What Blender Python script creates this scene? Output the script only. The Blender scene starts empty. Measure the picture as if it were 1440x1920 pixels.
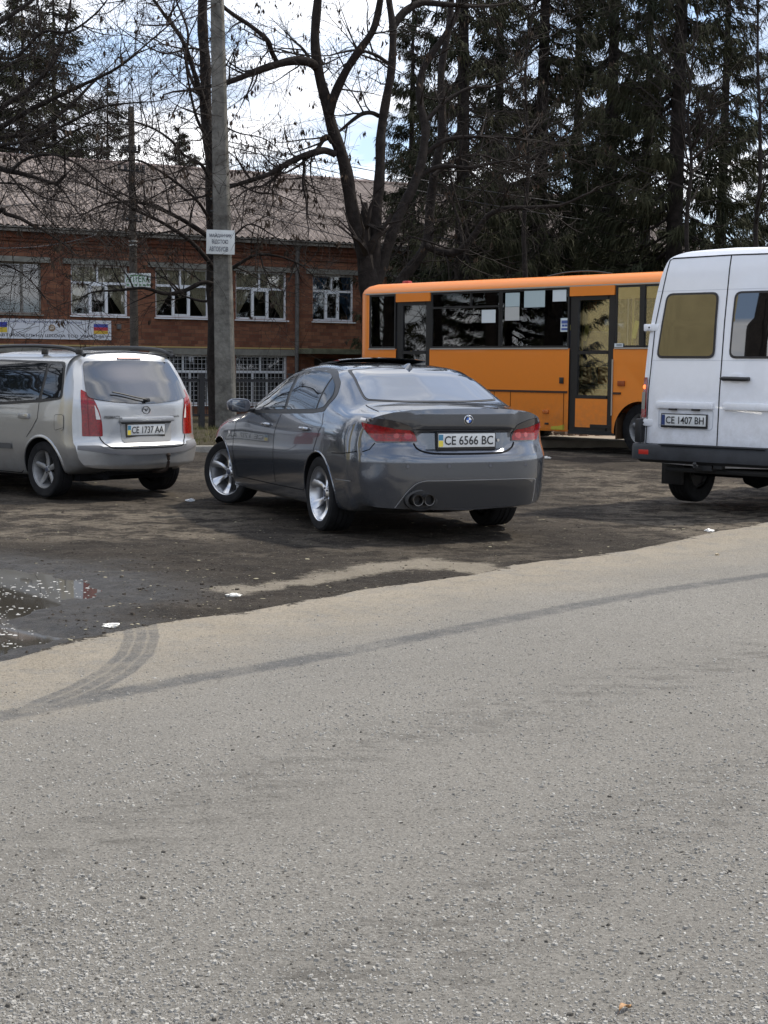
import bpy, bmesh, math, random
import numpy as np
from mathutils import Vector, Matrix
from mathutils.bvhtree import BVHTree
from mathutils.geometry import delaunay_2d_cdt
PI = math.pi; R = math.radians
S = bpy.context.scene
C = S.collection
random.seed(11); rng = np.random.default_rng(11)

# ---------------------------------------------------------------- camera
CH = 1.43; FOC = 2884.0; HOR = 688.0; ROLL = .009
PITCH = math.atan((960-HOR)/FOC)
cd = bpy.data.cameras.new('camera'); cam = bpy.data.objects.new('camera', cd); C.objects.link(cam)
cd.sensor_fit = 'VERTICAL'; cd.sensor_height = 36; cd.sensor_width = 27; cd.lens = 36*FOC/1920
cd.clip_start = .1; cd.clip_end = 3000
cam.matrix_world = Matrix.Translation((0, 0, CH)) @ Matrix.Rotation(PI/2-PITCH, 4, 'X') @ Matrix.Rotation(ROLL, 4, 'Z')
S.camera = cam

# ---------------------------------------------------------------- world, sun, exposure
SUN_EL = R(54); SUN_AZ = R(62)      # azimuth clockwise from +Y: from the right, a little ahead
w = bpy.data.worlds.new('World'); S.world = w; w.use_nodes = True
nt = w.node_tree; N = nt.nodes; L = nt.links; N.clear()
out = N.new('ShaderNodeOutputWorld'); bg = N.new('ShaderNodeBackground')
sky = N.new('ShaderNodeTexSky'); sky.sky_type = 'NISHITA'; sky.sun_disc = False
sky.sun_elevation = SUN_EL; sky.sun_rotation = SUN_AZ
tc = N.new('ShaderNodeTexCoord'); sep = N.new('ShaderNodeSeparateXYZ'); L.new(tc.outputs['Generated'], sep.inputs[0])
mz = N.new('ShaderNodeMath'); mz.operation = 'MAXIMUM'; L.new(sep.outputs['Z'], mz.inputs[0]); mz.inputs[1].default_value = 0
ad = N.new('ShaderNodeMath'); ad.operation = 'ADD'; L.new(mz.outputs[0], ad.inputs[0]); ad.inputs[1].default_value = .22
dx = N.new('ShaderNodeMath'); dx.operation = 'DIVIDE'; L.new(sep.outputs['X'], dx.inputs[0]); L.new(ad.outputs[0], dx.inputs[1])
dy = N.new('ShaderNodeMath'); dy.operation = 'DIVIDE'; L.new(sep.outputs['Y'], dy.inputs[0]); L.new(ad.outputs[0], dy.inputs[1])
cmb = N.new('ShaderNodeCombineXYZ'); L.new(dx.outputs[0], cmb.inputs[0]); L.new(dy.outputs[0], cmb.inputs[1])
n1 = N.new('ShaderNodeTexNoise'); n1.inputs['Scale'].default_value = 1.5; n1.inputs['Detail'].default_value = 7
n1.inputs['Roughness'].default_value = .52; n1.inputs['Distortion'].default_value = .5; L.new(cmb.outputs[0], n1.inputs['Vector'])
rp = N.new('ShaderNodeValToRGB'); rp.color_ramp.elements[0].position = .41; rp.color_ramp.elements[1].position = .58
L.new(n1.outputs['Fac'], rp.inputs[0])
n2 = N.new('ShaderNodeTexNoise'); n2.inputs['Scale'].default_value = 1.7; n2.inputs['Detail'].default_value = 7; n2.inputs['Distortion'].default_value = .8
mpp = N.new('ShaderNodeMapping'); mpp.inputs['Scale'].default_value = (.55, 1.7, 1); mpp.inputs['Rotation'].default_value = (0, 0, .7); L.new(cmb.outputs[0], mpp.inputs[0]); L.new(mpp.outputs[0], n2.inputs['Vector'])
rc = N.new('ShaderNodeValToRGB'); rc.color_ramp.elements[0].position = .36; rc.color_ramp.elements[1].position = .60
rc.color_ramp.elements[0].color = (4.0, 4.3, 5.0, 1); rc.color_ramp.elements[1].color = (11.0, 11.0, 11.2, 1)
L.new(n2.outputs['Fac'], rc.inputs[0])
mx = N.new('ShaderNodeMixRGB'); L.new(rp.outputs[0], mx.inputs[0])
skm = N.new('ShaderNodeMixRGB'); skm.blend_type = 'MIX'; skm.inputs[0].default_value = .45
L.new(sky.outputs[0], skm.inputs[1]); skm.inputs[2].default_value = (4.2, 5.6, 8.2, 1)
L.new(skm.outputs[0], mx.inputs[1]); L.new(rc.outputs[0], mx.inputs[2])
L.new(mx.outputs[0], bg.inputs[0]); bg.inputs[1].default_value = .13
L.new(bg.outputs[0], out.inputs[0])
sd = bpy.data.lights.new('sun', 'SUN'); sd.energy = 3.4; sd.angle = R(3); sd.color = (1, .93, .82)
so = bpy.data.objects.new('sun', sd); C.objects.link(so)
sv = Vector((math.sin(SUN_AZ)*math.cos(SUN_EL), math.cos(SUN_AZ)*math.cos(SUN_EL), math.sin(SUN_EL)))
so.rotation_euler = sv.to_track_quat('Z', 'Y').to_euler(); so.location = sv*50
vs = S.view_settings; vs.view_transform = 'Standard'; vs.look = 'None'; vs.gamma = 1; vs.use_curve_mapping = False
vs.exposure = .48
S.cycles.max_bounces = 6; S.cycles.transparent_max_bounces = 12

# ---------------------------------------------------------------- helpers
def ray(px, py):
    u, v = px-720, py-960
    u, v = u*math.cos(ROLL)+v*math.sin(ROLL), -u*math.sin(ROLL)+v*math.cos(ROLL)
    return Vector((u, FOC*math.cos(PITCH)-v*math.sin(PITCH), -FOC*math.sin(PITCH)-v*math.cos(PITCH)))
def at(px, py, Y):
    d = ray(px, py); return Vector((0, 0, CH))+d*(Y/d.y)
def gp(px, py, z=0):
    d = ray(px, py); t = (z-CH)/d.z; return (d.x*t, d.y*t)

def smooth(a, b, x):
    t = np.clip((np.asarray(x, float)-a)/(b-a), 0, 1); return t*t*(3-2*t)

MATS = {}
def mat(name, col=(.5,.5,.5), rough=.5, metal=0, var=0, vscale=4, bump=0, bscale=40, coat=0, spec=.5, col2=None, alpha=1, emit=None, ior=None):
    if name in MATS: return MATS[name]
    m = bpy.data.materials.new(name); m.use_nodes = True; MATS[name] = m
    t = m.node_tree; p = t.nodes['Principled BSDF']
    p.inputs['Base Color'].default_value = (*col, 1); p.inputs['Roughness'].default_value = rough
    if rough >= .75 and spec == .5: spec = .12
    p.inputs['Metallic'].default_value = metal; p.inputs['Specular IOR Level'].default_value = spec
    p.inputs['Coat Weight'].default_value = coat; p.inputs['Coat Roughness'].default_value = .03
    if ior: p.inputs['IOR'].default_value = ior
    if emit: p.inputs['Emission Color'].default_value = (*emit[:3], 1); p.inputs['Emission Strength'].default_value = emit[3]
    if var or col2:
        c = t.nodes.new('ShaderNodeTexCoord'); n = t.nodes.new('ShaderNodeTexNoise'); n.inputs['Scale'].default_value = vscale
        n.inputs['Detail'].default_value = 6; n.inputs['Roughness'].default_value = .65
        t.links.new(c.outputs['Object'], n.inputs['Vector'])
        r = t.nodes.new('ShaderNodeValToRGB'); t.links.new(n.outputs['Fac'], r.inputs[0])
        r.color_ramp.elements[0].position = .35; r.color_ramp.elements[1].position = .68
        a = [max(0, x*(1-var)) for x in col]; b = col2 if col2 else [min(1, x*(1+var)) for x in col]
        r.color_ramp.elements[0].color = (*a, 1); r.color_ramp.elements[1].color = (*b, 1)
        t.links.new(r.outputs[0], p.inputs['Base Color'])
    if bump:
        c = t.nodes.new('ShaderNodeTexCoord'); n = t.nodes.new('ShaderNodeTexNoise'); n.inputs['Scale'].default_value = bscale; n.inputs['Detail'].default_value = 5
        t.links.new(c.outputs['Object'], n.inputs['Vector'])
        b = t.nodes.new('ShaderNodeBump'); b.inputs['Strength'].default_value = bump; b.inputs['Distance'].default_value = .02
        t.links.new(n.outputs['Fac'], b.inputs['Height']); t.links.new(b.outputs[0], p.inputs['Normal'])
    return m

def glass_mat(name, tint=(.5,.55,.55), clear=.6, rough=.02):
    """thin window pane: part clear, part mirror by Fresnel"""
    if name in MATS: return MATS[name]
    m = bpy.data.materials.new(name); m.use_nodes = True; MATS[name] = m
    t = m.node_tree; t.nodes.clear()
    o = t.nodes.new('ShaderNodeOutputMaterial'); tr = t.nodes.new('ShaderNodeBsdfTransparent'); tr.inputs[0].default_value = (*[c*clear for c in tint], 1)
    g = t.nodes.new('ShaderNodeBsdfGlossy'); g.inputs['Roughness'].default_value = rough
    f = t.nodes.new('ShaderNodeFresnel'); f.inputs[0].default_value = 1.6
    mu = t.nodes.new('ShaderNodeMath'); mu.operation = 'MULTIPLY_ADD'; mu.inputs[1].default_value = 1.3; mu.inputs[2].default_value = .03
    t.links.new(f.outputs[0], mu.inputs[0]); x = t.nodes.new('ShaderNodeMixShader'); mu.use_clamp = True
    t.links.new(mu.outputs[0], x.inputs[0]); t.links.new(tr.outputs[0], x.inputs[1]); t.links.new(g.outputs[0], x.inputs[2])
    t.links.new(x.outputs[0], o.inputs[0]); return m

class MB:
    def __init__(s): s.v = []; s.f = []
    def add(s, vs, fs):
        o = len(s.v); s.v += [tuple(p) for p in vs]; s.f += [tuple(i+o for i in f) for f in fs]; return s
    def box(s, c, d, rot=None, bev=0):
        hx, hy, hz = d[0]/2, d[1]/2, d[2]/2
        if bev:
            b = bev; ps = []; bm = bmesh.new(); bmesh.ops.create_cube(bm, size=1)
            for v in bm.verts: v.co = Vector((v.co.x*d[0], v.co.y*d[1], v.co.z*d[2]))
            bmesh.ops.bevel(bm, geom=list(bm.edges), offset=b, segments=2, profile=.6, affect='EDGES')
            bm.verts.ensure_lookup_table(); V = [v.co.copy() for v in bm.verts]; F = [[v.index for v in f.verts] for f in bm.faces]; bm.free()
        else:
            V = [Vector((x*hx, y*hy, z*hz)) for x in (-1,1) for y in (-1,1) for z in (-1,1)]
            F = [(0,1,3,2),(4,6,7,5),(0,4,5,1),(2,3,7,6),(0,2,6,4),(1,5,7,3)]
        c = Vector(c)
        if rot is not None: V = [rot @ v for v in V]
        return s.add([v+c for v in V], F)
    def tube(s, pts, rad, n=6, cap=True):
        pts = [Vector(p) for p in pts]; k = len(pts)
        if not hasattr(rad, '__len__'): rad = [rad]*k
        V = []; F = []; ref = None
        for i, p in enumerate(pts):
            d = (pts[min(i+1, k-1)]-pts[max(i-1, 0)])
            if d.length < 1e-9: d = Vector((0,0,1))
            d.normalize()
            if ref is None: ref = Vector((0,0,1)) if abs(d.z) < .9 else Vector((1,0,0))
            a = d.cross(ref)
            if a.length < 1e-4: a = d.orthogonal()
            a.normalize(); b = d.cross(a); ref = -b if False else ref
            for j in range(n):
                t = 2*PI*j/n; V.append(p+(a*math.cos(t)+b*math.sin(t))*rad[i])
        for i in range(k-1):
            for j in range(n):
                F.append((i*n+j, i*n+(j+1) % n, (i+1)*n+(j+1) % n, (i+1)*n+j))
        if cap: F.append(tuple(range(n-1, -1, -1))); F.append(tuple((k-1)*n+j for j in range(n)))
        return s.add(V, F)
    def lathe(s, prof, axis='z', n=32, c=(0,0,0), closed=False):
        V = []; F = []; c = Vector(c); k = len(prof)
        for r, h in prof:
            for j in range(n):
                t = 2*PI*j/n; x, y = r*math.cos(t), r*math.sin(t)
                V.append(c+{'z': Vector((x,y,h)), 'y': Vector((x,h,y)), 'x': Vector((h,x,y))}[axis])
        for i in range(k-1 if not closed else k):
            a, b = i*n, ((i+1) % k)*n
            for j in range(n): F.append((a+j, a+(j+1) % n, b+(j+1) % n, b+j))
        return s.add(V, F)
    def prism(s, poly, h0, h1, fr=None):
        """poly (a,b) extruded along third axis; fr maps (a,b,h)->xyz"""
        fr = fr or (lambda a, b, h: (a, b, h)); n = len(poly)
        V = [fr(a, b, h0) for a, b in poly]+[fr(a, b, h1) for a, b in poly]
        F = [(i, (i+1) % n, n+(i+1) % n, n+i) for i in range(n)]+[tuple(range(n-1, -1, -1)), tuple(range(n, 2*n))]
        return s.add(V, F)
    def mesh(s, name):
        me = bpy.data.meshes.new(name); me.from_pydata(s.v, [], s.f); me.update(); return me

def link(name, me, m, parent=None, ang=35):
    o = bpy.data.objects.new(name, me); C.objects.link(o)
    if m is not None and len(me.materials) == 0:
        for q in (m if isinstance(m, (list, tuple)) else [m]): me.materials.append(q)
    if parent: o.parent = parent
    if ang:
        me.polygons.foreach_set('use_smooth', [True]*len(me.polygons)); me.set_sharp_from_angle(angle=R(ang))
    return o
def obj(name, mb, m, parent=None, ang=35, fix=True):
    me = mb.mesh(name)
    if fix:
        bm = bmesh.new(); bm.from_mesh(me); bmesh.ops.recalc_face_normals(bm, faces=bm.faces); bm.to_mesh(me); bm.free()
    return link(name, me, m, parent, ang)
def tag(o, label=None, cat=None, group=None, kind=None):
    if label: o['label'] = label
    if cat: o['category'] = cat
    if group: o['group'] = group
    if kind: o['kind'] = kind
    return o
def thing(name, label, cat, loc=(0,0,0), rz=0, group=None):
    o = bpy.data.objects.new(name, None); C.objects.link(o); o.location = loc; o.rotation_euler = (0,0,rz)
    o.empty_display_size = .2
    return tag(o, label, cat, group)
def place(o, M):   # bake a matrix into a mesh object's data
    o.data.transform(M); return o

def text_obj(txt, name, m, parent, M, width=None, height=.1, ext=.002, bold=0, narrow=None):
    cu = bpy.data.curves.new('t', 'FONT'); cu.body = txt; cu.size = 1; cu.extrude = 0; cu.align_x = 'CENTER'; cu.offset = bold
    cu.resolution_u = 3
    to = bpy.data.objects.new('t', cu); C.objects.link(to)
    dg = bpy.context.evaluated_depsgraph_get(); dg.update()
    me = bpy.data.meshes.new_from_object(to.evaluated_get(dg)); bpy.data.objects.remove(to); bpy.data.curves.remove(cu)
    co = np.zeros(len(me.vertices)*3); me.vertices.foreach_get('co', co); co = co.reshape(-1, 3)
    lo, hi = co.min(0), co.max(0)
    sy = height/(hi[1]-lo[1]); sx = (width/(hi[0]-lo[0])) if width else sy
    co[:, 0] = (co[:, 0]-(lo[0]+hi[0])/2)*sx; co[:, 1] = (co[:, 1]-(lo[1]+hi[1])/2)*sy; co[:, 2] = ext
    me.vertices.foreach_set('co', co.ravel()); me.materials.clear(); me.update()
    me.transform(M); me.name = name
    return link(name, me, m, parent, 0)

def pchip(x, y, q):
    x = np.asarray(x, float); y = np.asarray(y, float); q = np.asarray(q, float)
    h = np.diff(x); d = np.diff(y)/h; n = len(x); m = np.zeros(n)
    if n == 2: m[:] = d[0]
    else:
        for i in range(1, n-1):
            if d[i-1]*d[i] > 0:
                w1, w2 = 2*h[i]+h[i-1], h[i]+2*h[i-1]; m[i] = (w1+w2)/(w1/d[i-1]+w2/d[i])
        m[0] = d[0]; m[-1] = d[-1]
    i = np.clip(np.searchsorted(x, q)-1, 0, n-2); t = np.clip((q-x[i])/h[i], 0, 1)
    return (2*t**3-3*t**2+1)*y[i]+(t**3-2*t**2+t)*h[i]*m[i]+(-2*t**3+3*t**2)*y[i+1]+(t**3-t**2)*h[i]*m[i+1]

def body_mesh(keys, xs, sub=4, warp=None, K=14):
    kx = sorted(keys); A = np.array([keys[k] for k in kx], float); n = A.shape[1]; A[:, 0, 1] -= .02
    B = np.zeros((len(xs), n, 2))
    for j in range(n):
        for c in range(2): B[:, j, c] = pchip(kx, A[:, j, c], xs)
    tq = np.linspace(0, n-1, (n-1)*sub+1); M = len(tq); H = np.zeros((len(xs), M, 2))
    for i in range(len(xs)):
        for c in range(2): H[i, :, c] = pchip(np.arange(n), B[i, :, c], tq)
    V = []; F = []
    ring = 2*(M-1)
    for i, x in enumerate(xs):
        for j in range(M): V.append((x, H[i, j, 0], H[i, j, 1]))
        for j in range(M-2, 0, -1): V.append((x, -H[i, j, 0], H[i, j, 1]))
    for i in range(len(xs)-1):
        for j in range(ring):
            a = i*ring+j; b = i*ring+(j+1) % ring; F.append((a, b, b+ring, a+ring))
    for i in (0, len(xs)-1):
        o = len(V); 
        for j in range(M):
            for k in range(K+1): V.append((xs[i], H[i, j, 0]*(1-2*k/K), H[i, j, 1]))
        for j in range(M-1):
            for k in range(K): a = o+j*(K+1)+k; F.append((a, a+1, a+K+2, a+K+1))
    V = np.array(V)
    if warp: V = warp(V)
    me = bpy.data.meshes.new('body'); me.from_pydata([tuple(v) for v in V], [], F)
    bm = bmesh.new(); bm.from_mesh(me); bmesh.ops.remove_doubles(bm, verts=bm.verts, dist=2e-4)
    bmesh.ops.dissolve_degenerate(bm, edges=bm.edges, dist=1e-5)
    bmesh.ops.recalc_face_normals(bm, faces=bm.faces); bm.to_mesh(me)
    bvh = BVHTree.FromBMesh(bm); bm.free(); return me, bvh

def cut(me, cutters, dark):
    """subtract cutter meshes from a body mesh; the cut faces take the dark material"""
    o = bpy.data.objects.new('tmp', me); C.objects.link(o); tmp = []
    for c in cutters:
        cm = c.mesh('c'); cm.materials.append(dark); bm = bmesh.new(); bm.from_mesh(cm); bmesh.ops.recalc_face_normals(bm, faces=bm.faces); bm.to_mesh(cm); bm.free()
        co = bpy.data.objects.new('c', cm); C.objects.link(co); tmp.append(co)
        md = o.modifiers.new('b', 'BOOLEAN'); md.operation = 'DIFFERENCE'; md.object = co; md.solver = 'EXACT'; md.material_mode = 'TRANSFER'
    dg = bpy.context.evaluated_depsgraph_get(); dg.update()
    r = bpy.data.meshes.new_from_object(o.evaluated_get(dg))
    bpy.data.objects.remove(o)
    for t in tmp: bpy.data.objects.remove(t)
    return r

FR = {'left':  (lambda u, v: Vector((u, 3, v)), Vector((0,-1,0))), 'right': (lambda u, v: Vector((u, -3, v)), Vector((0,1,0))),
      'rear':  (lambda u, v: Vector((-4, u, v)), Vector((1,0,0))), 'front': (lambda u, v: Vector((9, u, v)), Vector((-1,0,0))),
      'top':   (lambda u, v: Vector((u, v, 5)), Vector((0,0,-1)))}
_d = Vector((1, -1, 0)).normalized()
FR['rearleft'] = (lambda u, v: Vector((0,0,v))-_d*4+Vector((-.7071*u, -.7071*u, 0)), _d)      # u grows towards the rear
_e = Vector((1, 1, 0)).normalized()
FR['rearright'] = (lambda u, v: Vector((0,0,v))-_e*4+Vector((-.7071*u, .7071*u, 0)), _e)
def rpoly(pts, r=.03, n=4):
    """round the corners; a point may carry its own radius as third value"""
    out = []; k = len(pts)
    for i in range(k):
        p = Vector(pts[i][:2]); a = Vector(pts[i-1][:2]); b = Vector(pts[(i+1) % k][:2]); rr = pts[i][2] if len(pts[i]) > 2 else r
        if rr <= 0: out.append(tuple(p)); continue
        da = (a-p); db = (b-p); q = min(rr, da.length*.45, db.length*.45)
        A = p+da.normalized()*q; B = p+db.normalized()*q
        for j in range(n+1):
            t = j/n; out.append(tuple(A*(1-t)**2+p*2*t*(1-t)+B*t*t))
    return out
def dens(poly, step, closed=True):
    o = []; k = len(poly)
    for i in range(k if closed else k-1):
        a = Vector(poly[i][:2]); b = Vector(poly[(i+1) % k][:2]); n = max(1, int((b-a).length/step))
        for j in range(n): o.append(tuple(a+(b-a)*j/n))
    if not closed: o.append(tuple(poly[-1][:2]))
    return o
def patch(bvh, poly, side, off=.004, step=.04, thick=0):
    """sheet with the outline `poly`, lying on the body at distance off"""
    f, d = FR[side]; P = dens(poly, step); n = len(P); xs = [p[0] for p in P]; ys = [p[1] for p in P]
    pts = [Vector(p) for p in P]
    X, Y = np.meshgrid(np.arange(min(xs)+step/2, max(xs), step), np.arange(min(ys)+step/2, max(ys), step))
    for x, y in zip(X.ravel(), Y.ravel()):
        ins = False; j = n-1; near = False
        for i in range(n):
            if ((ys[i] > y) != (ys[j] > y)) and (x < (xs[j]-xs[i])*(y-ys[i])/(ys[j]-ys[i])+xs[i]): ins = not ins
            if abs(xs[i]-x) < step*.4 and abs(ys[i]-y) < step*.4: near = True
            j = i
        if ins and not near: pts.append(Vector((x, y)))
    r = delaunay_2d_cdt(pts, [(i, (i+1) % n) for i in range(n)], [], 1, 1e-5)
    m = MB(); V = []
    for p in r[0]:
        o = f(p.x, p.y); h, nn, _, _ = bvh.ray_cast(o, d)
        if h is None:
            h, nn, _, _ = bvh.find_nearest(o+d*3.2)
        if nn.dot(d) > 0: nn = -nn
        V.append(h+nn*off)
    m.add(V, r[2])
    me = m.mesh('p'); bm = bmesh.new(); bm.from_mesh(me)
    for fc in bm.faces:
        if fc.normal.dot(d) > 0: fc.normal_flip()
    if thick:
        g = bmesh.ops.extrude_face_region(bm, geom=list(bm.faces))
        # outward face is the original; move the copy inwards
        for v in g['geom']:
            if isinstance(v, bmesh.types.BMVert): v.co += d*thick
        bmesh.ops.recalc_face_normals(bm, faces=bm.faces)
    bm.to_mesh(me); bm.free(); return me
def seam(bvh, path, side, wd=.006, off=.0025, step=.03):
    """narrow ribbon along a path on the body (panel gap)"""
    f, d = FR[side]; P = [Vector(p) for p in dens(path, step, False)]; V = []; F = []
    for i, p in enumerate(P):
        t = (P[min(i+1, len(P)-1)]-P[max(i-1, 0)]).normalized(); nn = Vector((-t.y, t.x))*wd/2
        for q in (p+nn, p-nn):
            o = f(q.x, q.y); h, no, _, _ = bvh.ray_cast(o, d)
            if h is None: h, no, _, _ = bvh.find_nearest(o+d*3.2)
            if no.dot(d) > 0: no = -no
            V.append(h+no*off)
    for i in range(len(P)-1): F.append((2*i, 2*i+1, 2*i+3, 2*i+2))
    return V, F
def seams(bvh, lst, name, m, parent, wd=.006, off=.0025):
    b = MB()
    for side, path in lst: b.add(*seam(bvh, path, side, wd, off))
    return obj(name, b, m, parent, 0)
def crom(P, n=6):
    """smooth curve through points (any dimension)"""
    P = [Vector(p) for p in P]; o = []
    for i in range(len(P)-1):
        a, b, c, d = P[max(i-1, 0)], P[i], P[i+1], P[min(i+2, len(P)-1)]
        for j in range(n):
            t = j/n; o.append(.5*((2*b)+(c-a)*t+(2*a-5*b+4*c-d)*t*t+(3*b-a-3*c+d)*t**3))
    o.append(P[-1]); return o


# ---------------------------------------------------------------- ground, puddle, gravel
def inpoly(X, Y, P):
    r = np.zeros(X.shape, bool); j = len(P)-1
    for i in range(len(P)):
        xi, yi = P[i]; xj, yj = P[j]
        with np.errstate(divide='ignore', invalid='ignore'):
            r ^= ((yi > Y) != (yj > Y)) & (X < (xj-xi)*(Y-yi)/(yj-yi+1e-12)+xi)
        j = i
    return r
def dline(X, Y, P):
    """distance to a polyline"""
    D = np.full(X.shape, 1e9)
    for (ax, ay), (bx, by) in zip(P[:-1], P[1:]):
        vx, vy = bx-ax, by-ay; t = np.clip(((X-ax)*vx+(Y-ay)*vy)/(vx*vx+vy*vy), 0, 1)
        D = np.minimum(D, np.hypot(X-ax-t*vx, Y-ay-t*vy))
    return D
def fbm(X, Y, s, oct=4, seed=0):
    r = np.zeros(X.shape); a = 1; tot = 0; rg = np.random.default_rng(seed)
    for o in range(oct):
        T = rg.random((64, 64)); x = X*s*2**o+7.3*o; y = Y*s*2**o+3.1*o
        i = np.floor(x).astype(int); j = np.floor(y).astype(int); u = x-i; v = y-j; u = u*u*(3-2*u); v = v*v*(3-2*v)
        r += a*((T[i % 64, j % 64]*(1-u)+T[(i+1) % 64, j % 64]*u)*(1-v)+(T[i % 64, (j+1) % 64]*(1-u)+T[(i+1) % 64, (j+1) % 64]*u)*v)
        tot += a; a *= .55
    return r/tot
G = lambda L_: [gp(*p) for p in L_]
edge = G([(-260,1290),(0,1236),(150,1196),(300,1165),(430,1150),(600,1118),(720,1098),(880,1077),(955,1060),(1010,1051),(1080,1046),(1180,1030),(1300,1004),(1440,978),(1700,930)])
roadpoly = [(-40, edge[0][1]-1.5)]+edge+[(40, edge[-1][1]+7), (40, -30), (-40, -30)]
tongue = G([(955,1062),(880,1050),(800,1042),(720,1048),(640,1062),(560,1078),(500,1088),(440,1092),(400,1100),(450,1105),(560,1092),(720,1066),(800,1062),(900,1070)])
puddle = G([(-500,1030),(-200,1036),(0,1052),(60,1055),(120,1066),(185,1078),(245,1098),(215,1112),(165,1120),(110,1132),(80,1148),(105,1165),(150,1182),(100,1203),(0,1222),(-200,1262),(-500,1310)])
track1 = G([(-300,1400),(0,1345),(170,1310),(350,1275),(540,1243),(720,1208),(900,1172),(1100,1133),(1260,1105),(1440,1078),(1700,1035)])
trackA = G([(70,1322),(140,1293),(195,1262),(232,1228),(246,1195),(240,1172)])
trackB = G([(100,1325),(185,1290),(240,1258),(275,1225),(286,1195),(284,1170)])
track2 = G([(-100,1700),(100,1620),(300,1525),(560,1430),(830,1360),(1100,1300),(1440,1222)])
track3 = G([(640,1860),(900,1700),(1150,1560),(1440,1440)])
def ground_base(X, Y):
    z = .15*smooth(17, 22, Y)-.7*smooth(29, 50, Y-.54*(X+3))
    return z
def axis(dense0, dense1, st, lo, hi):
    a = list(np.arange(dense0, dense1, st)); s = st; x = dense1
    while x < hi: a.append(x); s *= 1.16; x += s
    a.append(hi); s = st; x = dense0-st
    while x > lo: a.insert(0, x); s *= 1.16; x -= s
    a.insert(0, lo); return np.array(a)
gx = axis(-6.5, 6.5, .035, -700, 700); gy = axis(2.8, 27, .05, -300, 1400)
X, Y = np.meshgrid(gx, gy)
road = inpoly(X, Y, roadpoly); de = dline(X, Y, edge)
wob = (fbm(X, Y, 2.2, 4, 5)-.5)*.35
sd_ = np.where(road, de, -de)+wob*.35
roadm = smooth(-.03, .03, sd_)
tg = inpoly(X, Y, tongue)
tgd = np.where(tg, 1, -1)*dline(X, Y, tongue+tongue[:1])+wob*.2
tgm = smooth(-.03, .06, tgd)
pd = np.where(inpoly(X, Y, puddle), 1, -1)*dline(X, Y, puddle+puddle[:1])
dt1 = dline(X, Y, track1)
tAB = [tuple((a+b)/2 for a, b in zip(p, q)) for p, q in zip(trackA, trackB)]
dtA = dline(X, Y, tAB)
t1 = 1-smooth(.07, .12, dt1+wob*.18)
t2 = np.maximum(1-smooth(.05, .42, dline(X, Y, track2)+wob*.6), 1-smooth(.05, .38, dline(X, Y, track3)+wob*.6))
dust = np.clip((1-smooth(.15, 1.5, sd_+wob*1.5))*roadm, 0, 1)
dust = np.maximum(dust*(1-.85*t1), tgm*.95)
tan_lot = smooth(.46, .62, fbm(X*.45, Y, 1.1, 5, 9))*(1-roadm)
tan_lot = np.maximum(tan_lot*np.clip(.35+smooth(1.5, 4, X), 0, 1), .9*smooth(12.2, 13, Y)*(1-smooth(15, 16, Y))*(1-smooth(-1.6, -.9, X)))
tan_lot = np.maximum(tan_lot, .95*smooth(1.9, 2.6, X)*smooth(12.6, 13.6, Y)*(1-smooth(18.5, 20, Y)))*lot if False else np.maximum(tan_lot, .95*smooth(1.9, 2.6, X)*smooth(12.6, 13.6, Y)*(1-smooth(18.5, 20, Y)))
wet = smooth(-.9, -.02, pd+wob*1.2)*(1-roadm)
lot = 1-roadm
Z = ground_base(X, Y)
near = (Y < 27) & (np.abs(X) < 9)
Z += np.where(near, lot*((fbm(X, Y, 1.3, 3, 2)-.5)*.035+(fbm(X, Y, 6, 3, 3)-.5)*.03*(1+1.3*wet)), 0)
Z += np.where(near, roadm*((fbm(X, Y, .5, 2, 4)-.5)*.012), 0)-.012*lot*(1-smooth(.02, .2, -sd_))*0
Z -= smooth(-.02, .45, pd)*.06+.004*(pd > 0)
Z += -.02*lot*near
ny, nx = X.shape
me = bpy.data.meshes.new('ground')
V = np.stack([X.ravel(), Y.ravel(), Z.ravel()], 1)
I = (np.arange(ny-1)[:, None]*nx+np.arange(nx-1)[None]).ravel()
F = np.stack([I, I+1, I+nx+1, I+nx], 1)
me.vertices.add(len(V)); me.vertices.foreach_set('co', V.ravel())
me.loops.add(F.size); me.loops.foreach_set('vertex_index', F.ravel().astype(np.int32))
me.polygons.add(len(F)); me.polygons.foreach_set('loop_start', (np.arange(len(F))*4).astype(np.int32))
me.update(calc_edges=True); me.validate()
def attr(n, a):
    t = me.attributes.new(n, 'FLOAT', 'POINT'); t.data.foreach_set('value', np.clip(a, -5, 5).ravel().astype(np.float32))
grass_m = smooth(0, .8, (Y-.54*X*.3)-24.8)*np.where((X < .9) & (Y > 23), 1, smooth(27, 30, Y))
dustA = np.clip((1-smooth(.15, 1.5, sd_+wob*1.5))*roadm, 0, 1)
for n, a in (('sde', np.where(road, de, -de)), ('sdt', np.where(tg, 1, -1)*dline(X, Y, tongue+tongue[:1])), ('dt1', dt1), ('dtA', dtA), ('dust', np.clip(1-smooth(.1, 1.5, np.where(road, de, 0)+wob*1.5), 0, 1)), ('track2', t2), ('tanlot', tan_lot), ('wet', wet), ('grass', grass_m)): attr(n, a)
gm = bpy.data.materials.new('ground'); gm.use_nodes = True; t = gm.node_tree; P = t.nodes['Principled BSDF']
def nd(ty, **k):
    n = t.nodes.new(ty)
    for a, b in k.items(): setattr(n, a, b)
    return n
def at_(n): x = nd('ShaderNodeAttribute', attribute_name=n); return x.outputs['Fac']
co = nd('ShaderNodeTexCoord').outputs['Object']
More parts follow.
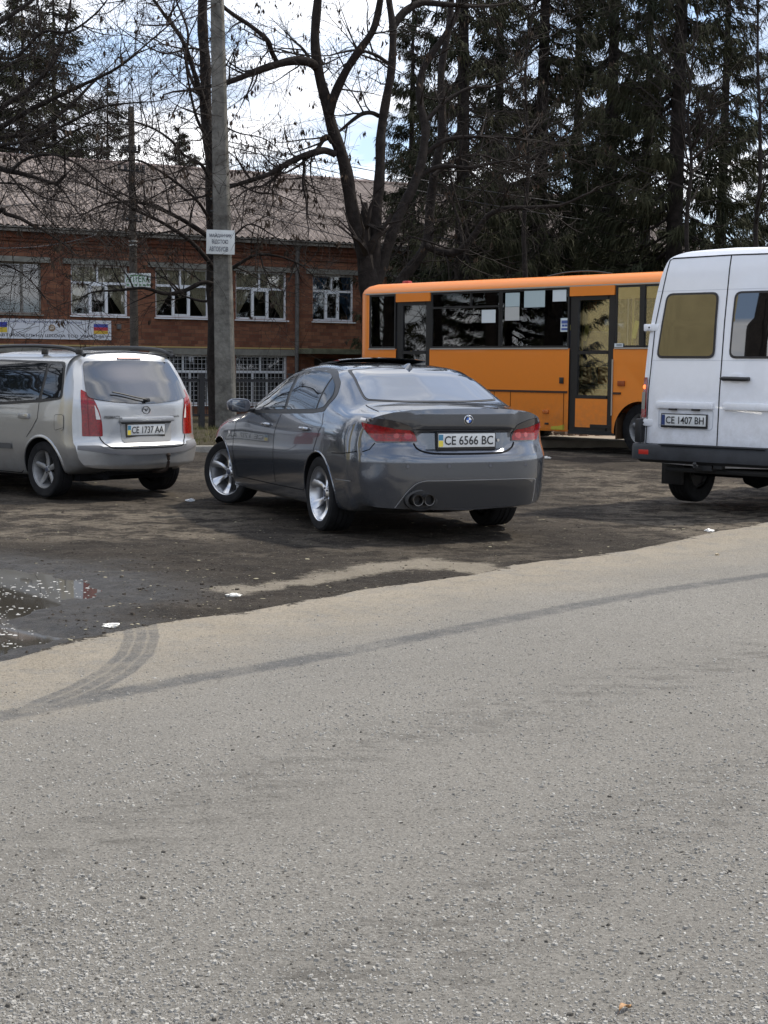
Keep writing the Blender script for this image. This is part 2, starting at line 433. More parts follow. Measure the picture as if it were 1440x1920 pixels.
def noise(s, det=5, ro=.6, sc=None):
    n = nd('ShaderNodeTexNoise'); n.inputs['Scale'].default_value = s; n.inputs['Detail'].default_value = det; n.inputs['Roughness'].default_value = ro
    src = co
    if sc: mp = nd('ShaderNodeMapping'); mp.inputs['Scale'].default_value = sc; t.links.new(co, mp.inputs[0]); src = mp.outputs[0]
    t.links.new(src, n.inputs['Vector']); return n.outputs['Fac']
def ramp(f, stops, interp='LINEAR'):
    r = nd('ShaderNodeValToRGB'); r.color_ramp.interpolation = interp
    e = r.color_ramp.elements
    while len(e) < len(stops): e.new(.5)
    for q, (p, c) in zip(e, stops): q.position = p; q.color = (*c, 1) if len(c) == 3 else c
    t.links.new(f, r.inputs[0]); return r.outputs[0]
def mix(f, a, b, mode='MIX'):
    m = nd('ShaderNodeMixRGB', blend_type=mode)
    for i, q in ((0, f), (1, a), (2, b)):
        if isinstance(q, (int, float)): m.inputs[i].default_value = q if i == 0 else (q, q, q, 1)
        elif isinstance(q, tuple): m.inputs[i].default_value = (*q, 1)
        else: t.links.new(q, m.inputs[i])
    return m.outputs[0]
def math_(op, a, b=0, c=0, clamp=False):
    m = nd('ShaderNodeMath', operation=op); m.use_clamp = clamp
    for i, q in enumerate((a, b, c)):
        if isinstance(q, (int, float)): m.inputs[i].default_value = q
        else: t.links.new(q, m.inputs[i])
    return m.outputs[0]

def sstep(f, a, b): 
    m = nd('ShaderNodeMapRange', interpolation_type='SMOOTHSTEP'); m.inputs[1].default_value = a; m.inputs[2].default_value = b; t.links.new(f, m.inputs[0]); return m.outputs[0]
def inv(f): return math_('SUBTRACT', 1.0, f)
# asphalt with exposed pale stones
big = noise(.6, 5); fine = noise(90, 5, .75); mid = noise(7, 5, .7); edgen = noise(9, 8, .8)
asph = mix(.5, ramp(big, [(.35, (.148,.139,.123)), (.65, (.212,.200,.178))]), ramp(mid, [(.3, (.143,.134,.118)), (.7, (.226,.213,.190))]))
asph = mix(.55, asph, ramp(fine, [(.34, (.080,.075,.066)), (.66, (.31,.293,.262))]))
def stones(scale, lo, hi, soft=12):
    v = nd('ShaderNodeTexVoronoi'); v.inputs['Scale'].default_value = scale; v.inputs['Randomness'].default_value = 1
    mp = nd('ShaderNodeMapping'); mp.inputs['Scale'].default_value = (.8, 1.15, 1); mp.inputs['Rotation'].default_value = (0, 0, scale); t.links.new(co, mp.inputs[0]); t.links.new(mp.outputs[0], v.inputs['Vector'])
    sel = nd('ShaderNodeSeparateColor'); t.links.new(v.outputs['Color'], sel.inputs[0])
    rad = math_('MULTIPLY_ADD', sel.outputs[0], hi-lo, lo)
    f = math_('MULTIPLY', math_('SUBTRACT', rad, v.outputs['Distance']), soft, clamp=True)
    return f, sel.outputs[1], sel.outputs[2]
s1, c1, k1 = stones(105, -.05, .46); s2, c2, k2 = stones(55, -.45, .40); s3, c3, k3 = stones(200, -.05, .5)
stc = lambda c: ramp(c, [(0, (.075,.070,.062)), (.3, (.16,.152,.136)), (.75, (.30,.29,.262)), (1, (.44,.43,.40))])
asph = mix(math_('MULTIPLY', s3, .6), asph, stc(k3)); asph = mix(math_('MULTIPLY', s1, .85), asph, stc(c1)); asph = mix(math_('MULTIPLY', s2, .9), asph, stc(c2))
rut = noise(1.3, 6, .7, (.25, 1, 1)); asph = mix(math_('MULTIPLY', sstep(rut, .55, .8), .5), asph, mix(.4, asph, (.10,.095,.086)))
pit = math_('MULTIPLY', stones(38, -.9, .22, 9)[0], .75); asph = mix(pit, asph, (.045,.042,.036))
dusty = mix(.5, ramp(noise(2.2, 6, .7), [(.3, (.198,.172,.134)), (.7, (.305,.270,.218))]), ramp(noise(40, 6, .75), [(.3, (.15,.126,.09)), (.7, (.37,.325,.255))]))
dusty = mix(math_('MULTIPLY', s3, .4), dusty, stc(k3)); dusty = mix(math_('MULTIPLY', s1, .45), dusty, stc(c1)); dusty = mix(math_('MULTIPLY', pit, .6), dusty, (.06,.05,.038))
trk = mix(.5, ramp(fine, [(.3, (.040,.041,.043)), (.7, (.135,.135,.135))]), ramp(mid, [(.3, (.06,.06,.06)), (.7, (.115,.115,.114))]))
dfac = math_('MULTIPLY', at_('dust'), sstep(noise(4, 8, .8), .28, .56))
col = mix(dfac, asph, dusty)
brk = sstep(noise(22, 6, .8), .30, .52)
e1 = math_('ADD', at_('dt1'), math_('MULTIPLY_ADD', noise(12, 7, .85), .16, -.08))
f1 = math_('MULTIPLY', inv(sstep(e1, .045, .11)), math_('MULTIPLY_ADD', math_('MULTIPLY', brk, sstep(noise(2.5, 5, .7), .3, .6)), .62, .22))
dA = at_('dtA'); eA = math_('ADD', dA, math_('MULTIPLY_ADD', noise(25, 6, .8), .03, -.015))
rib = math_('MULTIPLY', sstep(math_('ABSOLUTE', math_('SUBTRACT', eA, .034)), .004, .011), sstep(math_('ABSOLUTE', math_('SUBTRACT', eA, .0)), .0, .006))
fA = math_('MULTIPLY', inv(sstep(eA, .085, .10)), math_('MULTIPLY', math_('MULTIPLY_ADD', rib, .5, .4), math_('MULTIPLY_ADD', math_('MULTIPLY', brk, sstep(noise(5, 6, .8), .3, .6)), .65, .22)))
col = mix(math_('MAXIMUM', f1, fA), col, trk)
col = mix(math_('MULTIPLY', at_('track2'), ramp(noise(9, 7, .8, (.45, 1, 1)), [(.47, (0,)*3), (.62, (.55,)*3)])), col, (.065,.060,.053))
crk = nd('ShaderNodeTexVoronoi'); crk.feature = 'DISTANCE_TO_EDGE'; crk.inputs['Scale'].default_value = .55
wv = nd('ShaderNodeMixRGB', blend_type='ADD'); wv.inputs[0].default_value = .35; t.links.new(co, wv.inputs[1]); nn_ = nd('ShaderNodeTexNoise'); nn_.inputs['Scale'].default_value = 3.5; nn_.inputs['Detail'].default_value = 6; t.links.new(co, nn_.inputs['Vector']); t.links.new(nn_.outputs['Color'], wv.inputs[2]); t.links.new(wv.outputs[0], crk.inputs['Vector'])
mud = mix(.5, ramp(noise(1.4, 7, .75), [(.35, (.010,.0085,.007)), (.65, (.056,.047,.039))]), ramp(noise(24, 7, .8), [(.36, (.006,.005,.004)), (.64, (.068,.056,.044))]))
tanl = ramp(noise(16, 7, .8), [(.35, (.085,.071,.054)), (.65, (.225,.192,.150))])
tf = math_('MULTIPLY', sstep(noise(2.6, 9, .8, (.75, 1.1, 1)), .44, .56), math_('MULTIPLY_ADD', at_('tanlot'), .85, .12))
mud = mix(tf, mud, tanl)
mud = mix(math_('MULTIPLY', s2, .45), mud, stc(c2)); mud = mix(math_('MULTIPLY', s1, .22), mud, stc(k1))
mud = mix(math_('MULTIPLY', at_('wet'), .8), mud, ramp(noise(11, 8, .8), [(.35, (.006,.0055,.005)), (.65, (.060,.053,.045))]))
grs = ramp(noise(6, 6, .8), [(.3, (.020,.020,.010)), (.5, (.055,.046,.028)), (.75, (.085,.072,.045))])
mud = mix(at_('grass'), mud, grs)
ef = sstep(math_('ADD', at_('sde'), math_('ADD', math_('MULTIPLY_ADD', edgen, .42, -.21), math_('MULTIPLY_ADD', noise(1.6, 6, .75), .5, -.25))), -.012, .015)
et = sstep(math_('ADD', at_('sdt'), math_('MULTIPLY_ADD', noise(5, 8, .85), .7, -.31)), -.05, .10)
mud = mix(math_('MULTIPLY', et, .95), mud, dusty)
spill = math_('MULTIPLY', inv(sstep(at_('sde'), .0, .5)), sstep(noise(14, 8, .85), .56, .66))
col = mix(math_('MULTIPLY', spill, .9), col, (.06,.047,.035))
col = mix(ef, mud, col)
t.links.new(col, P.inputs['Base Color'])
rg_ = math_('SUBTRACT', .86, math_('MULTIPLY', math_('MULTIPLY', at_('wet'), noise(5, 4)), .62))
t.links.new(rg_, P.inputs['Roughness'])
t.links.new(math_('MULTIPLY_ADD', at_('wet'), .28, .10), P.inputs['Specular IOR Level'])
hgt = math_('ADD', math_('MULTIPLY', fine, .6), math_('ADD', math_('MULTIPLY', s1, .7), math_('MULTIPLY', s2, 1.1)))
hgt = math_('ADD', hgt, math_('MULTIPLY', noise(18, 8, .8), math_('MULTIPLY_ADD', inv(ef), 2.5, .7)))
hgt = math_('SUBTRACT', hgt, math_('MULTIPLY', pit, 1.5))
b = nd('ShaderNodeBump'); b.inputs['Strength'].default_value = 1; b.inputs['Distance'].default_value = .011
t.links.new(hgt, b.inputs['Height']); t.links.new(b.outputs[0], P.inputs['Normal'])
tag(link('ground', me, gm, None, 0), kind='structure')
me.polygons.foreach_set('use_smooth', [True]*len(me.polygons))
ZI = Z; GXA, GYA = gx, gy
def gz(x, y):
    i = int(np.clip(np.searchsorted(GXA, x)-1, 0, nx-2)); j = int(np.clip(np.searchsorted(GYA, y)-1, 0, ny-2))
    u = (x-GXA[i])/(GXA[i+1]-GXA[i]); v = (y-GYA[j])/(GYA[j+1]-GYA[j])
    return float((Z[j,i]*(1-u)+Z[j,i+1]*u)*(1-v)+(Z[j+1,i]*(1-u)+Z[j+1,i+1]*u)*v)
# puddle water
wm = mat('puddle_water', (.045,.040,.032), .03, spec=.7); P = wm.node_tree.nodes['Principled BSDF']
mb = MB(); c = [(x, y, -.040) for x, y in puddle]
xs_ = [p[0] for p in puddle]; ys_ = [p[1] for p in puddle]
cx_, cy_ = -3.3, 9.2
mb.add([((p[0]-cx_)*1.03+cx_, (p[1]-cy_)*1.04+cy_, p[2]) for p in c], [tuple(range(len(c)))])
tag(obj('puddle', mb, wm, None, 0), kind='structure')
# white flecks floating on the water
mb = MB(); k = 0
while k < 330:
    px, py = random.uniform(-60, 215), random.uniform(1054, 1215); x, y = gp(px, py, -.04)
    if not inpoly(np.array([x]), np.array([y]), puddle)[0] or dline(np.array([x]), np.array([y]), puddle+puddle[:1])[0] < .05: continue
    if fbm(np.array([x]), np.array([y]), 1.7, 3, 21)[0] < random.uniform(.28, .62): continue
    r = random.uniform(.003, .009) if random.random() < .88 else .016; n = 6; a0 = random.random()*6
    mb.prism([(x+r*random.uniform(.6, 1.1)*math.cos(a0+i*2*PI/n), y+r*random.uniform(.6, 1.1)*math.sin(a0+i*2*PI/n)) for i in range(n)], -.0398, -.0382); k += 1
tag(obj('floating_flecks', mb, mat('fleck', (.50,.49,.46), .6), None, 0), 'small white flecks floating on the dark puddle', 'debris', kind='stuff')
# loose chips bedded in the road surface
mb = [MB(), MB(), MB()]
def chip(m, x, y, z, r, fl):
    n = random.choice((5, 6, 7)); a0 = random.random()*6; el = random.uniform(.45, .85); ca, sa = math.cos(a0), math.sin(a0); o = len(m.v)
    for s_, h in ((1, -.3), (.72, 1)):
        for i in range(n):
            a = 2*PI*i/n; q = r*s_*random.uniform(.8, 1.15); u, v = q*math.cos(a), q*el*math.sin(a)
            m.v.append((x+u*ca-v*sa, y+u*sa+v*ca, z+h*r*fl*random.uniform(.7, 1.2)))
    for i in range(n): m.f.append((o+i, o+(i+1) % n, o+n+(i+1) % n, o+n+i))
    m.f.append(tuple(o+n+i for i in range(n)))
cnt = 0
while cnt < 30000:
    px = random.uniform(-30, 1470); py = 1100+850*random.random()**.7; x, y = gp(px, py)
    dd = dline(np.array([x]), np.array([y]), edge)[0]
    if not inpoly(np.array([x]), np.array([y]), roadpoly)[0] or dd < .25: continue
    if random.random() > .15+.85*smooth(.3, 2.2, dd): continue
    if fbm(np.array([x]), np.array([y]), 1.3, 3, 31)[0] < random.uniform(.2, .66): continue
    r = min(.0095, .0023*math.exp(random.gauss(.3, .5))); u = random.random()
    chip(mb[0 if u < .36 else 1 if u < .965 else 2], x, y, gz(x, y)+.0003, r, random.uniform(.3, .75)); cnt += 1
for q, (nm, c0) in enumerate((('pale', (.33,.318,.29)), ('grey', (.24,.23,.21)), ('dark', (.075,.07,.062)))):
    o = tag(obj('road_gravel', mb[q], mat('chip_'+nm, c0, .8, var=.25, vscale=30), None, 0), nm+' stone chips bedded in the worn asphalt', 'gravel', kind='stuff')
# clods, bits of leaf and paper on the muddy lot
mud_b, lf = MB(), MB(); cnt = 0
while cnt < 3000:
    px = random.uniform(-20, 1460); py = 880+340*random.random(); x, y = gp(px, py)
    if inpoly(np.array([x]), np.array([y]), roadpoly)[0] or inpoly(np.array([x]), np.array([y]), puddle)[0]: continue
    pr = 1 if (px < 420 and py > 1040) else .45
    if random.random() > pr: continue
    r = .004*math.exp(random.gauss(.35, .5)); 
    if random.random() < .86: chip(mud_b, x, y, gz(x, y)-.001, min(r*1.2, .02), random.uniform(.2, .6))
    else: chip(lf, x, y, gz(x, y)+.003, min(r*1.3, .02), .12)
    cnt += 1
tag(obj('mud_clods', mud_b, mat('clod', (.05,.042,.034), .9, var=.4, vscale=20), None, 0), 'dark crumbs of mud strewn over the muddy lot', 'gravel', kind='stuff')
tag(obj('leaf_litter', lf, mat('litter', (.30,.27,.19), .8, var=.5, vscale=9), None, 0), 'pale scraps of leaf and bark lying on the muddy lot', 'litter', kind='stuff')
# single scraps one can point at
def scrap(name, px, py, size, col, label, cat, seed, tall=.35):
    random.seed(seed); x, y = gp(px, py); z = gz(x, y); bm = bmesh.new(); bmesh.ops.create_icosphere(bm, subdivisions=3, radius=1)
    for v in bm.verts:
        k = 1+.35*math.sin(v.co.x*5+seed)*math.cos(v.co.y*4+seed*2)+.2*math.sin(v.co.z*9+v.co.x*7)
        v.co = Vector((v.co.x*size*k, v.co.y*size*.55*k, (v.co.z*k*.5+.3)*size*tall))
    me_ = bpy.data.meshes.new(name); bm.to_mesh(me_); bm.free()
    o = link(name, me_, mat(name+'_mat', col, .75, var=.2, vscale=30), None, 60); o.location = (x, y, z); o.rotation_euler[2] = seed
    tag(o, label, cat); return o
scrap('paper_scrap', 440, 1109, .045, (.75,.73,.68), 'crumpled white paper scrap on the dark mud beside the tan strip', 'litter', 3, .5)
scrap('paper_scrap', 1330, 993, .05, (.7,.66,.55), 'crumpled cream paper scrap at the road edge near the white van', 'litter', 5, .6)
scrap('paper_scrap', 208, 1171, .05, (.6,.55,.42), 'cream paper scrap on the mud bank beside the puddle', 'litter', 7, .5)
scrap('stone', 1344, 1041, .024, (.5,.42,.3), 'small tan stone lying alone on the dusty road edge', 'stone', 8, .8)
scrap('paper_scrap', 1023, 877, .07, (.7,.68,.62), 'crumpled pale paper scrap beyond the rear corner of the grey sedan', 'litter', 9, .6)
scrap('plastic_bottle', 357, 935, .045, (.6,.62,.64), 'small crushed clear bottle on the mud before the front wheel of the grey sedan', 'bottle', 10, .8)
scrap('red_rag', 337, 882, .06, (.5,.12,.10), 'small red rag on the mud by the rear right wheel of the silver minivan', 'rag', 12, .4)
# dead leaf at the bottom right
lx, ly = gp(1172, 1897); lm_ = MB(); n = 9; V_ = []; F_ = []
for i in range(n):
    u = i/(n-1); wd = .0085*math.sin(PI*min(1, u*1.02+.03))**.8
    for j in (-1, -.5, 0, .5, 1): V_.append(((u-.5)*.052, j*wd, .004+.006*abs(j)+.006*math.sin(u*5)+.001))
for i in range(n-1):
    for j in range(4): F_.append((i*5+j, i*5+j+1, i*5+j+6, i*5+j+5))
lm_.add(V_, F_)
lf_ = obj('dead_leaf', lm_, mat('dead_leaf', (.34,.19,.08), .6, var=.35, vscale=60), None, 60); lf_.location = (lx, ly, gz(lx, ly)+.001); lf_.rotation_euler[2] = .9
tag(lf_, 'curled orange brown dead leaf lying on the asphalt in the foreground', 'leaf')
so_ = lf_.modifiers.new('s', 'SOLIDIFY'); so_.thickness = .0008
stm = obj('leaf_stalk', MB().tube([(-.026,0,.005), (-.033,-.001,.004), (-.038,-.002,.002)], .0011, 6), mat('leaf_stalk', (.05,.03,.02), .7), lf_)
random.seed(23)
# kerbs
kw = mat('kerb', (.27,.255,.225), .85, var=.3, vscale=5, bump=.3)
def kerb(name, a, b, label, wd=.16, h=.10, m=kw):
    a = Vector(a); b = Vector(b); d = b-a; Ln = d.length; d.normalize(); nn = Vector((-d.y, d.x)); mb = MB(); n = int(Ln/1.0)
    for i in range(n):
        p = a+d*(i+.5)*Ln/n; z = gz(p.x, p.y)
        mb.box((p.x+nn.x*wd/2, p.y+nn.y*wd/2, z+h/2-.05), (Ln/n-.02, wd, h+.1), Matrix.Rotation(math.atan2(d.y, d.x), 3, 'Z'), .015)
    tag(obj(name, mb, m, None, 40), kind='structure')
kerb('kerb', (-14.5, 19.5), (.9, 24.1), 'kerb')
mbp = MB()
sl = [(1.6, 25.3), (16, 26.4), (16, 31), (1.6, 30)]
mbp.prism(sl, .0, .25)
pv = tag(obj('pavement', mbp, mat('pavement', (.25,.22,.175), .9, var=.25, vscale=2, bump=.4, bscale=25), None, 0), kind='structure')
rub = MB()
for i in range(240):
    x = random.uniform(2.3, 6.5); y = random.uniform(27.0, 28.6); chip(rub, x, y, .25, random.uniform(.02, .09), random.uniform(.3, .8))
tag(obj('rubble', rub, mat('rubble', (.16,.13,.10), .9, var=.6, vscale=3), None, 0), 'heap of broken stones and leaves on the pavement behind the bus', 'rubble', kind='stuff')
bl = MB()
for i, (x, w_) in enumerate(((2.35, .3), (2.7, .55), (3.35, .5))): bl.box((x, 27.4+.1*i, .36), (w_, .4, .24), Matrix.Rotation(.2*i, 3, 'Z'), .03)
tag(obj('stone_block', bl, mat('kerb_stone', (.30,.28,.25), .9, var=.3, vscale=6, bump=.4), None, 40), 'row of rough grey stone blocks on the pavement seen under the bus', 'stone')
# grass tufts on the verge
gt = MB(); cnt = 0
while cnt < 9000:
    x = random.uniform(-14, 1.2); y = random.uniform(23.2, 33); k = y-(24.1+(x-.9)*.2987)
    if k < .25: continue
    if fbm(np.array([x]), np.array([y]), .8, 2, 41)[0] < random.uniform(.3, .6): continue
    z = gz(x, y); a = random.random()*6.28; h = random.uniform(.03, .13); dx_, dy_ = math.cos(a)*.006, math.sin(a)*.006; lx_, ly_ = random.gauss(0, .03), random.gauss(0, .03)
    o = len(gt.v); gt.v += [(x-dx_, y-dy_, z), (x+dx_, y+dy_, z), (x+lx_, y+ly_, z+h)]; gt.f.append((o, o+1, o+2)); cnt += 1
tag(obj('verge_grass', gt, mat('grass_blades', (.055,.085,.022), .8, var=.5, vscale=.8, col2=(.16,.14,.06)), None, 0, False), 'thin patchy grass on the verge behind the kerb', 'grass', kind='stuff')

# ---------------------------------------------------------------- brick school building
BA = R(28.7)
bld = thing('brick_building', 'long two storey red brick building with a low corrugated brownish roof behind the trees', 'building', (-14.0, 56.1, 0), BA)
def brick_mat():
    m = bpy.data.materials.new('brick'); m.use_nodes = True; t = m.node_tree; P = t.nodes['Principled BSDF']
    c = t.nodes.new('ShaderNodeTexCoord'); s = t.nodes.new('ShaderNodeSeparateXYZ'); t.links.new(c.outputs['Object'], s.inputs[0])
    k = t.nodes.new('ShaderNodeCombineXYZ'); t.links.new(s.outputs[0], k.inputs[0]); t.links.new(s.outputs[2], k.inputs[1])
    b = t.nodes.new('ShaderNodeTexBrick'); t.links.new(k.outputs[0], b.inputs['Vector'])
    b.inputs['Scale'].default_value = 1; b.inputs['Brick Width'].default_value = .27; b.inputs['Row Height'].default_value = .14
    b.inputs['Mortar Size'].default_value = .008; b.inputs['Mortar Smooth'].default_value = .3; b.inputs['Bias'].default_value = -.15
    b.inputs['Color1'].default_value = (.150,.055,.030, 1); b.inputs['Color2'].default_value = (.270,.122,.066, 1); b.inputs['Mortar'].default_value = (.11,.072,.052, 1)
    n = t.nodes.new('ShaderNodeTexNoise'); n.inputs['Scale'].default_value = .9; n.inputs['Detail'].default_value = 7; n.inputs['Roughness'].default_value = .7; t.links.new(c.outputs['Object'], n.inputs['Vector'])
    r = t.nodes.new('ShaderNodeValToRGB'); r.color_ramp.elements[0].position = .3; r.color_ramp.elements[1].position = .7
    r.color_ramp.elements[0].color = (.62,.60,.60, 1); r.color_ramp.elements[1].color = (1.15,1.1,1.05, 1); t.links.new(n.outputs['Fac'], r.inputs[0])
    x = t.nodes.new('ShaderNodeMixRGB'); x.blend_type = 'MULTIPLY'; x.inputs[0].default_value = 1; t.links.new(b.outputs[0], x.inputs[1]); t.links.new(r.outputs[0], x.inputs[2])
    t.links.new(x.outputs[0], P.inputs['Base Color']); P.inputs['Roughness'].default_value = .9
    bp = t.nodes.new('ShaderNodeBump'); bp.inputs['Strength'].default_value = .5; bp.inputs['Distance'].default_value = .02; t.links.new(b.outputs['Fac'], bp.inputs['Height']); bp.invert = True
    t.links.new(bp.outputs[0], P.inputs['Normal']); return m
brick = brick_mat()
BX0, BX1, BD = -9.0, 34.0, 12.0
wins = []   # s0, s1, z0, z1, kind
ups = [(-4.1,-1.9,'old'), (-.62,1.58,'old'), (2.68,4.88,'cream'), (5.98,8.16,'cream'), (9.28,11.48,'cream'), (12.62,14.48,'blue'), (16.0,18.1,'old'), (19.4,21.5,'old'), (22.7,24.8,'old'), (26,28.1,'old'), (29.3,31.4,'old')]
for a, b, k in ups: wins.append((a, b, 3.25, 5.11, k))
for a, b in ((-4.1,-1.9), (-.62,1.58), (2.68,4.88), (6.06,8.2), (9.28,11.49), (16.0,18.1), (19.4,21.5), (22.7,24.8)): wins.append((a, b, -.07, 1.83, 'grille'))
door = (12.7, 14.3, -.9, 1.75)
cuts_s = sorted({BX0, BX1, door[0], door[1], *[w_[0] for w_ in wins], *[w_[1] for w_ in wins]})
cuts_z = sorted({-1.6, 6.1, door[2], door[3], *[w_[2] for w_ in wins], *[w_[3] for w_ in wins]})
mb = MB()
for i in range(len(cuts_s)-1):
    for j in range(len(cuts_z)-1):
        cs, cz = (cuts_s[i]+cuts_s[i+1])/2, (cuts_z[j]+cuts_z[j+1])/2
        if any(a < cs < b and c < cz < d for a, b, c, d, _ in wins) or (door[0] < cs < door[1] and door[2] < cz < door[3]): continue
        x0, x1, z0, z1 = cuts_s[i], cuts_s[i+1], cuts_z[j], cuts_z[j+1]
        mb.add([(x0,0,z0), (x1,0,z0), (x1,0,z1), (x0,0,z1)], [(0,1,2,3)])
for a, b, c, d in [w_[:4] for w_ in wins]+[door]:
    mb.add([(a,0,c), (b,0,c), (b,0,d), (a,0,d), (a,.35,c), (b,.35,c), (b,.35,d), (a,.35,d)], [(0,4,5,1), (1,5,6,2), (2,6,7,3), (3,7,4,0)])
mb.add([(BX0,0,-1.6), (BX0,BD,-1.6), (BX0,BD,6.1), (BX0,0,6.1), (BX1,0,-1.6), (BX1,BD,-1.6), (BX1,BD,6.1), (BX1,0,6.1), (BX0,BD/2,8.95), (BX1,BD/2,8.95)], [(0,3,2,1), (4,5,6,7), (1,2,6,5), (3,8,2), (7,6,9)])
wall = obj('wall', mb, brick, bld, 0, False)
# protruding brick courses under the eaves
mb = MB()
for z0, z1, y in ((5.62, 5.72, .05), (5.86, 5.97, .09), (5.97, 6.2, .16)): mb.box(((BX0+BX1)/2, -y/2, (z0+z1)/2), (BX1-BX0+2*y, y, z1-z0))
obj('cornice', mb, mat('cornice_brick', (.13,.052,.032), .9, var=.3, vscale=2), bld, 0)
mb = MB()
for i in range(0, 29):   # sheet metal eaves with gaps
    x0 = BX0-.3+i*1.5; mb.box((x0+.74, -.30, 6.34+random.uniform(-.012, .012)), (1.46, .30, .05)); 
mb.box(((BX0+BX1)/2, -.22, 6.24), (BX1-BX0, .3, .10))
obj('gutter', mb, mat('eaves_metal', (.20,.185,.16), .6, var=.5, vscale=1.5), bld, 0)
mb = MB(); mb.box(((BX0+BX1)/2, -.012, 2.12), (BX1-BX0, .03, .05)); obj('gas_pipe', mb, mat('ochre_pipe', (.42,.31,.12), .6), bld, 0)
mb = MB(); mb.box(((BX0+BX1)/2, -.06, -.66), (BX1-BX0, .14, .12)); obj('plinth', mb, mat('plinth', (.42,.41,.38), .9, var=.3), bld, 0)
# roof of corrugated sheets
def corr(m_):
    t = m_.node_tree; P = t.nodes['Principled BSDF']
    return m_
rm = mat('roof_sheet', (.135,.112,.100), .78, var=.22, vscale=.9, col2=(.25,.212,.192))
mb = MB(); wl = .26; nseg = 4; xs = np.arange(BX0-.5, BX1+.5, wl/nseg); V = []; F = []
prof = [.0, .035, .07, .035]
rows = [(-.42, 6.33), (-.42+1.62, 7.03), (-.42+3.24, 7.74), (BD/2, 8.98)]
rows = [(-.42, 6.36)]+[( -.42+(BD/2+.42)*k/4, 6.36+(9.66-6.36)*k/4) for k in range(1, 5)]
for r_ in range(4):
    (y0, z0), (y1, z1) = rows[r_], rows[r_+1]
    lift = .025
    o = len(V)
    for i, x in enumerate(xs): V.append((x, y0-.05, z0+prof[i % 4]+lift-.027)); V.append((x, y1, z1+prof[i % 4]))
    for i in range(len(xs)-1): F.append((o+2*i, o+2*i+2, o+2*i+3, o+2*i+1))
o = len(V)
V += [(BX0-.5,BD/2,9.68), (BX1+.5,BD/2,9.68), (BX1+.5,BD+.4,6.36), (BX0-.5,BD+.4,6.36)]; F.append((o,o+1,o+2,o+3))
mb.add(V, F); roof = obj('roof', mb, rm, bld, 0, False)
mb = MB(); mb.tube([(BX0-.5,BD/2,9.70), (BX1+.5,BD/2,9.70)], .09, 8); obj('ridge_cap', mb, mat('ridge', (.22,.17,.155), .7), bld)
for a, z0 in ((BX0, 0), (BX1, 0)):
    mb = MB(); mb.add([(a,.0,6.1), (a,BD,6.1), (a,BD/2,9.6)], [(0,1,2)]); obj('gable', mb, brick, bld, 0, False)
# lintels
mlin = mat('lintel_concrete', (.20,.195,.17), .85, var=.25, vscale=3)
mwhite = mat('window_white', (.72,.74,.76), .45); mold_ = mat('window_old_wood', (.22,.21,.19), .8, var=.3, vscale=6)
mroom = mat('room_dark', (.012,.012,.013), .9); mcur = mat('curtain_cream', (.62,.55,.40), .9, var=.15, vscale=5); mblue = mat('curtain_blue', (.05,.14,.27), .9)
mgl = glass_mat('building_glass', (.95,.97,.97), .97)
mgr = mat('grille_steel', (.36,.37,.38), .6)
def curtain(a, b, z0, z1, n=26, swag=None, y=.235):
    """pleated sheet between a and b at the top; swag = list of (z, left, right)"""
    V = []; F = []; rows_ = swag
    for (z, l, r_) in rows_:
        for i in range(n+1):
            u = i/n; x = l+(r_-l)*u; V.append((x, y+.025*math.sin(i*1.9)+.012*math.sin(i*.7+z), z))
    for j in range(len(rows_)-1):
        for i in range(n): k = j*(n+1)+i; F.append((k, k+1, k+n+2, k+n+1))
    return V, F
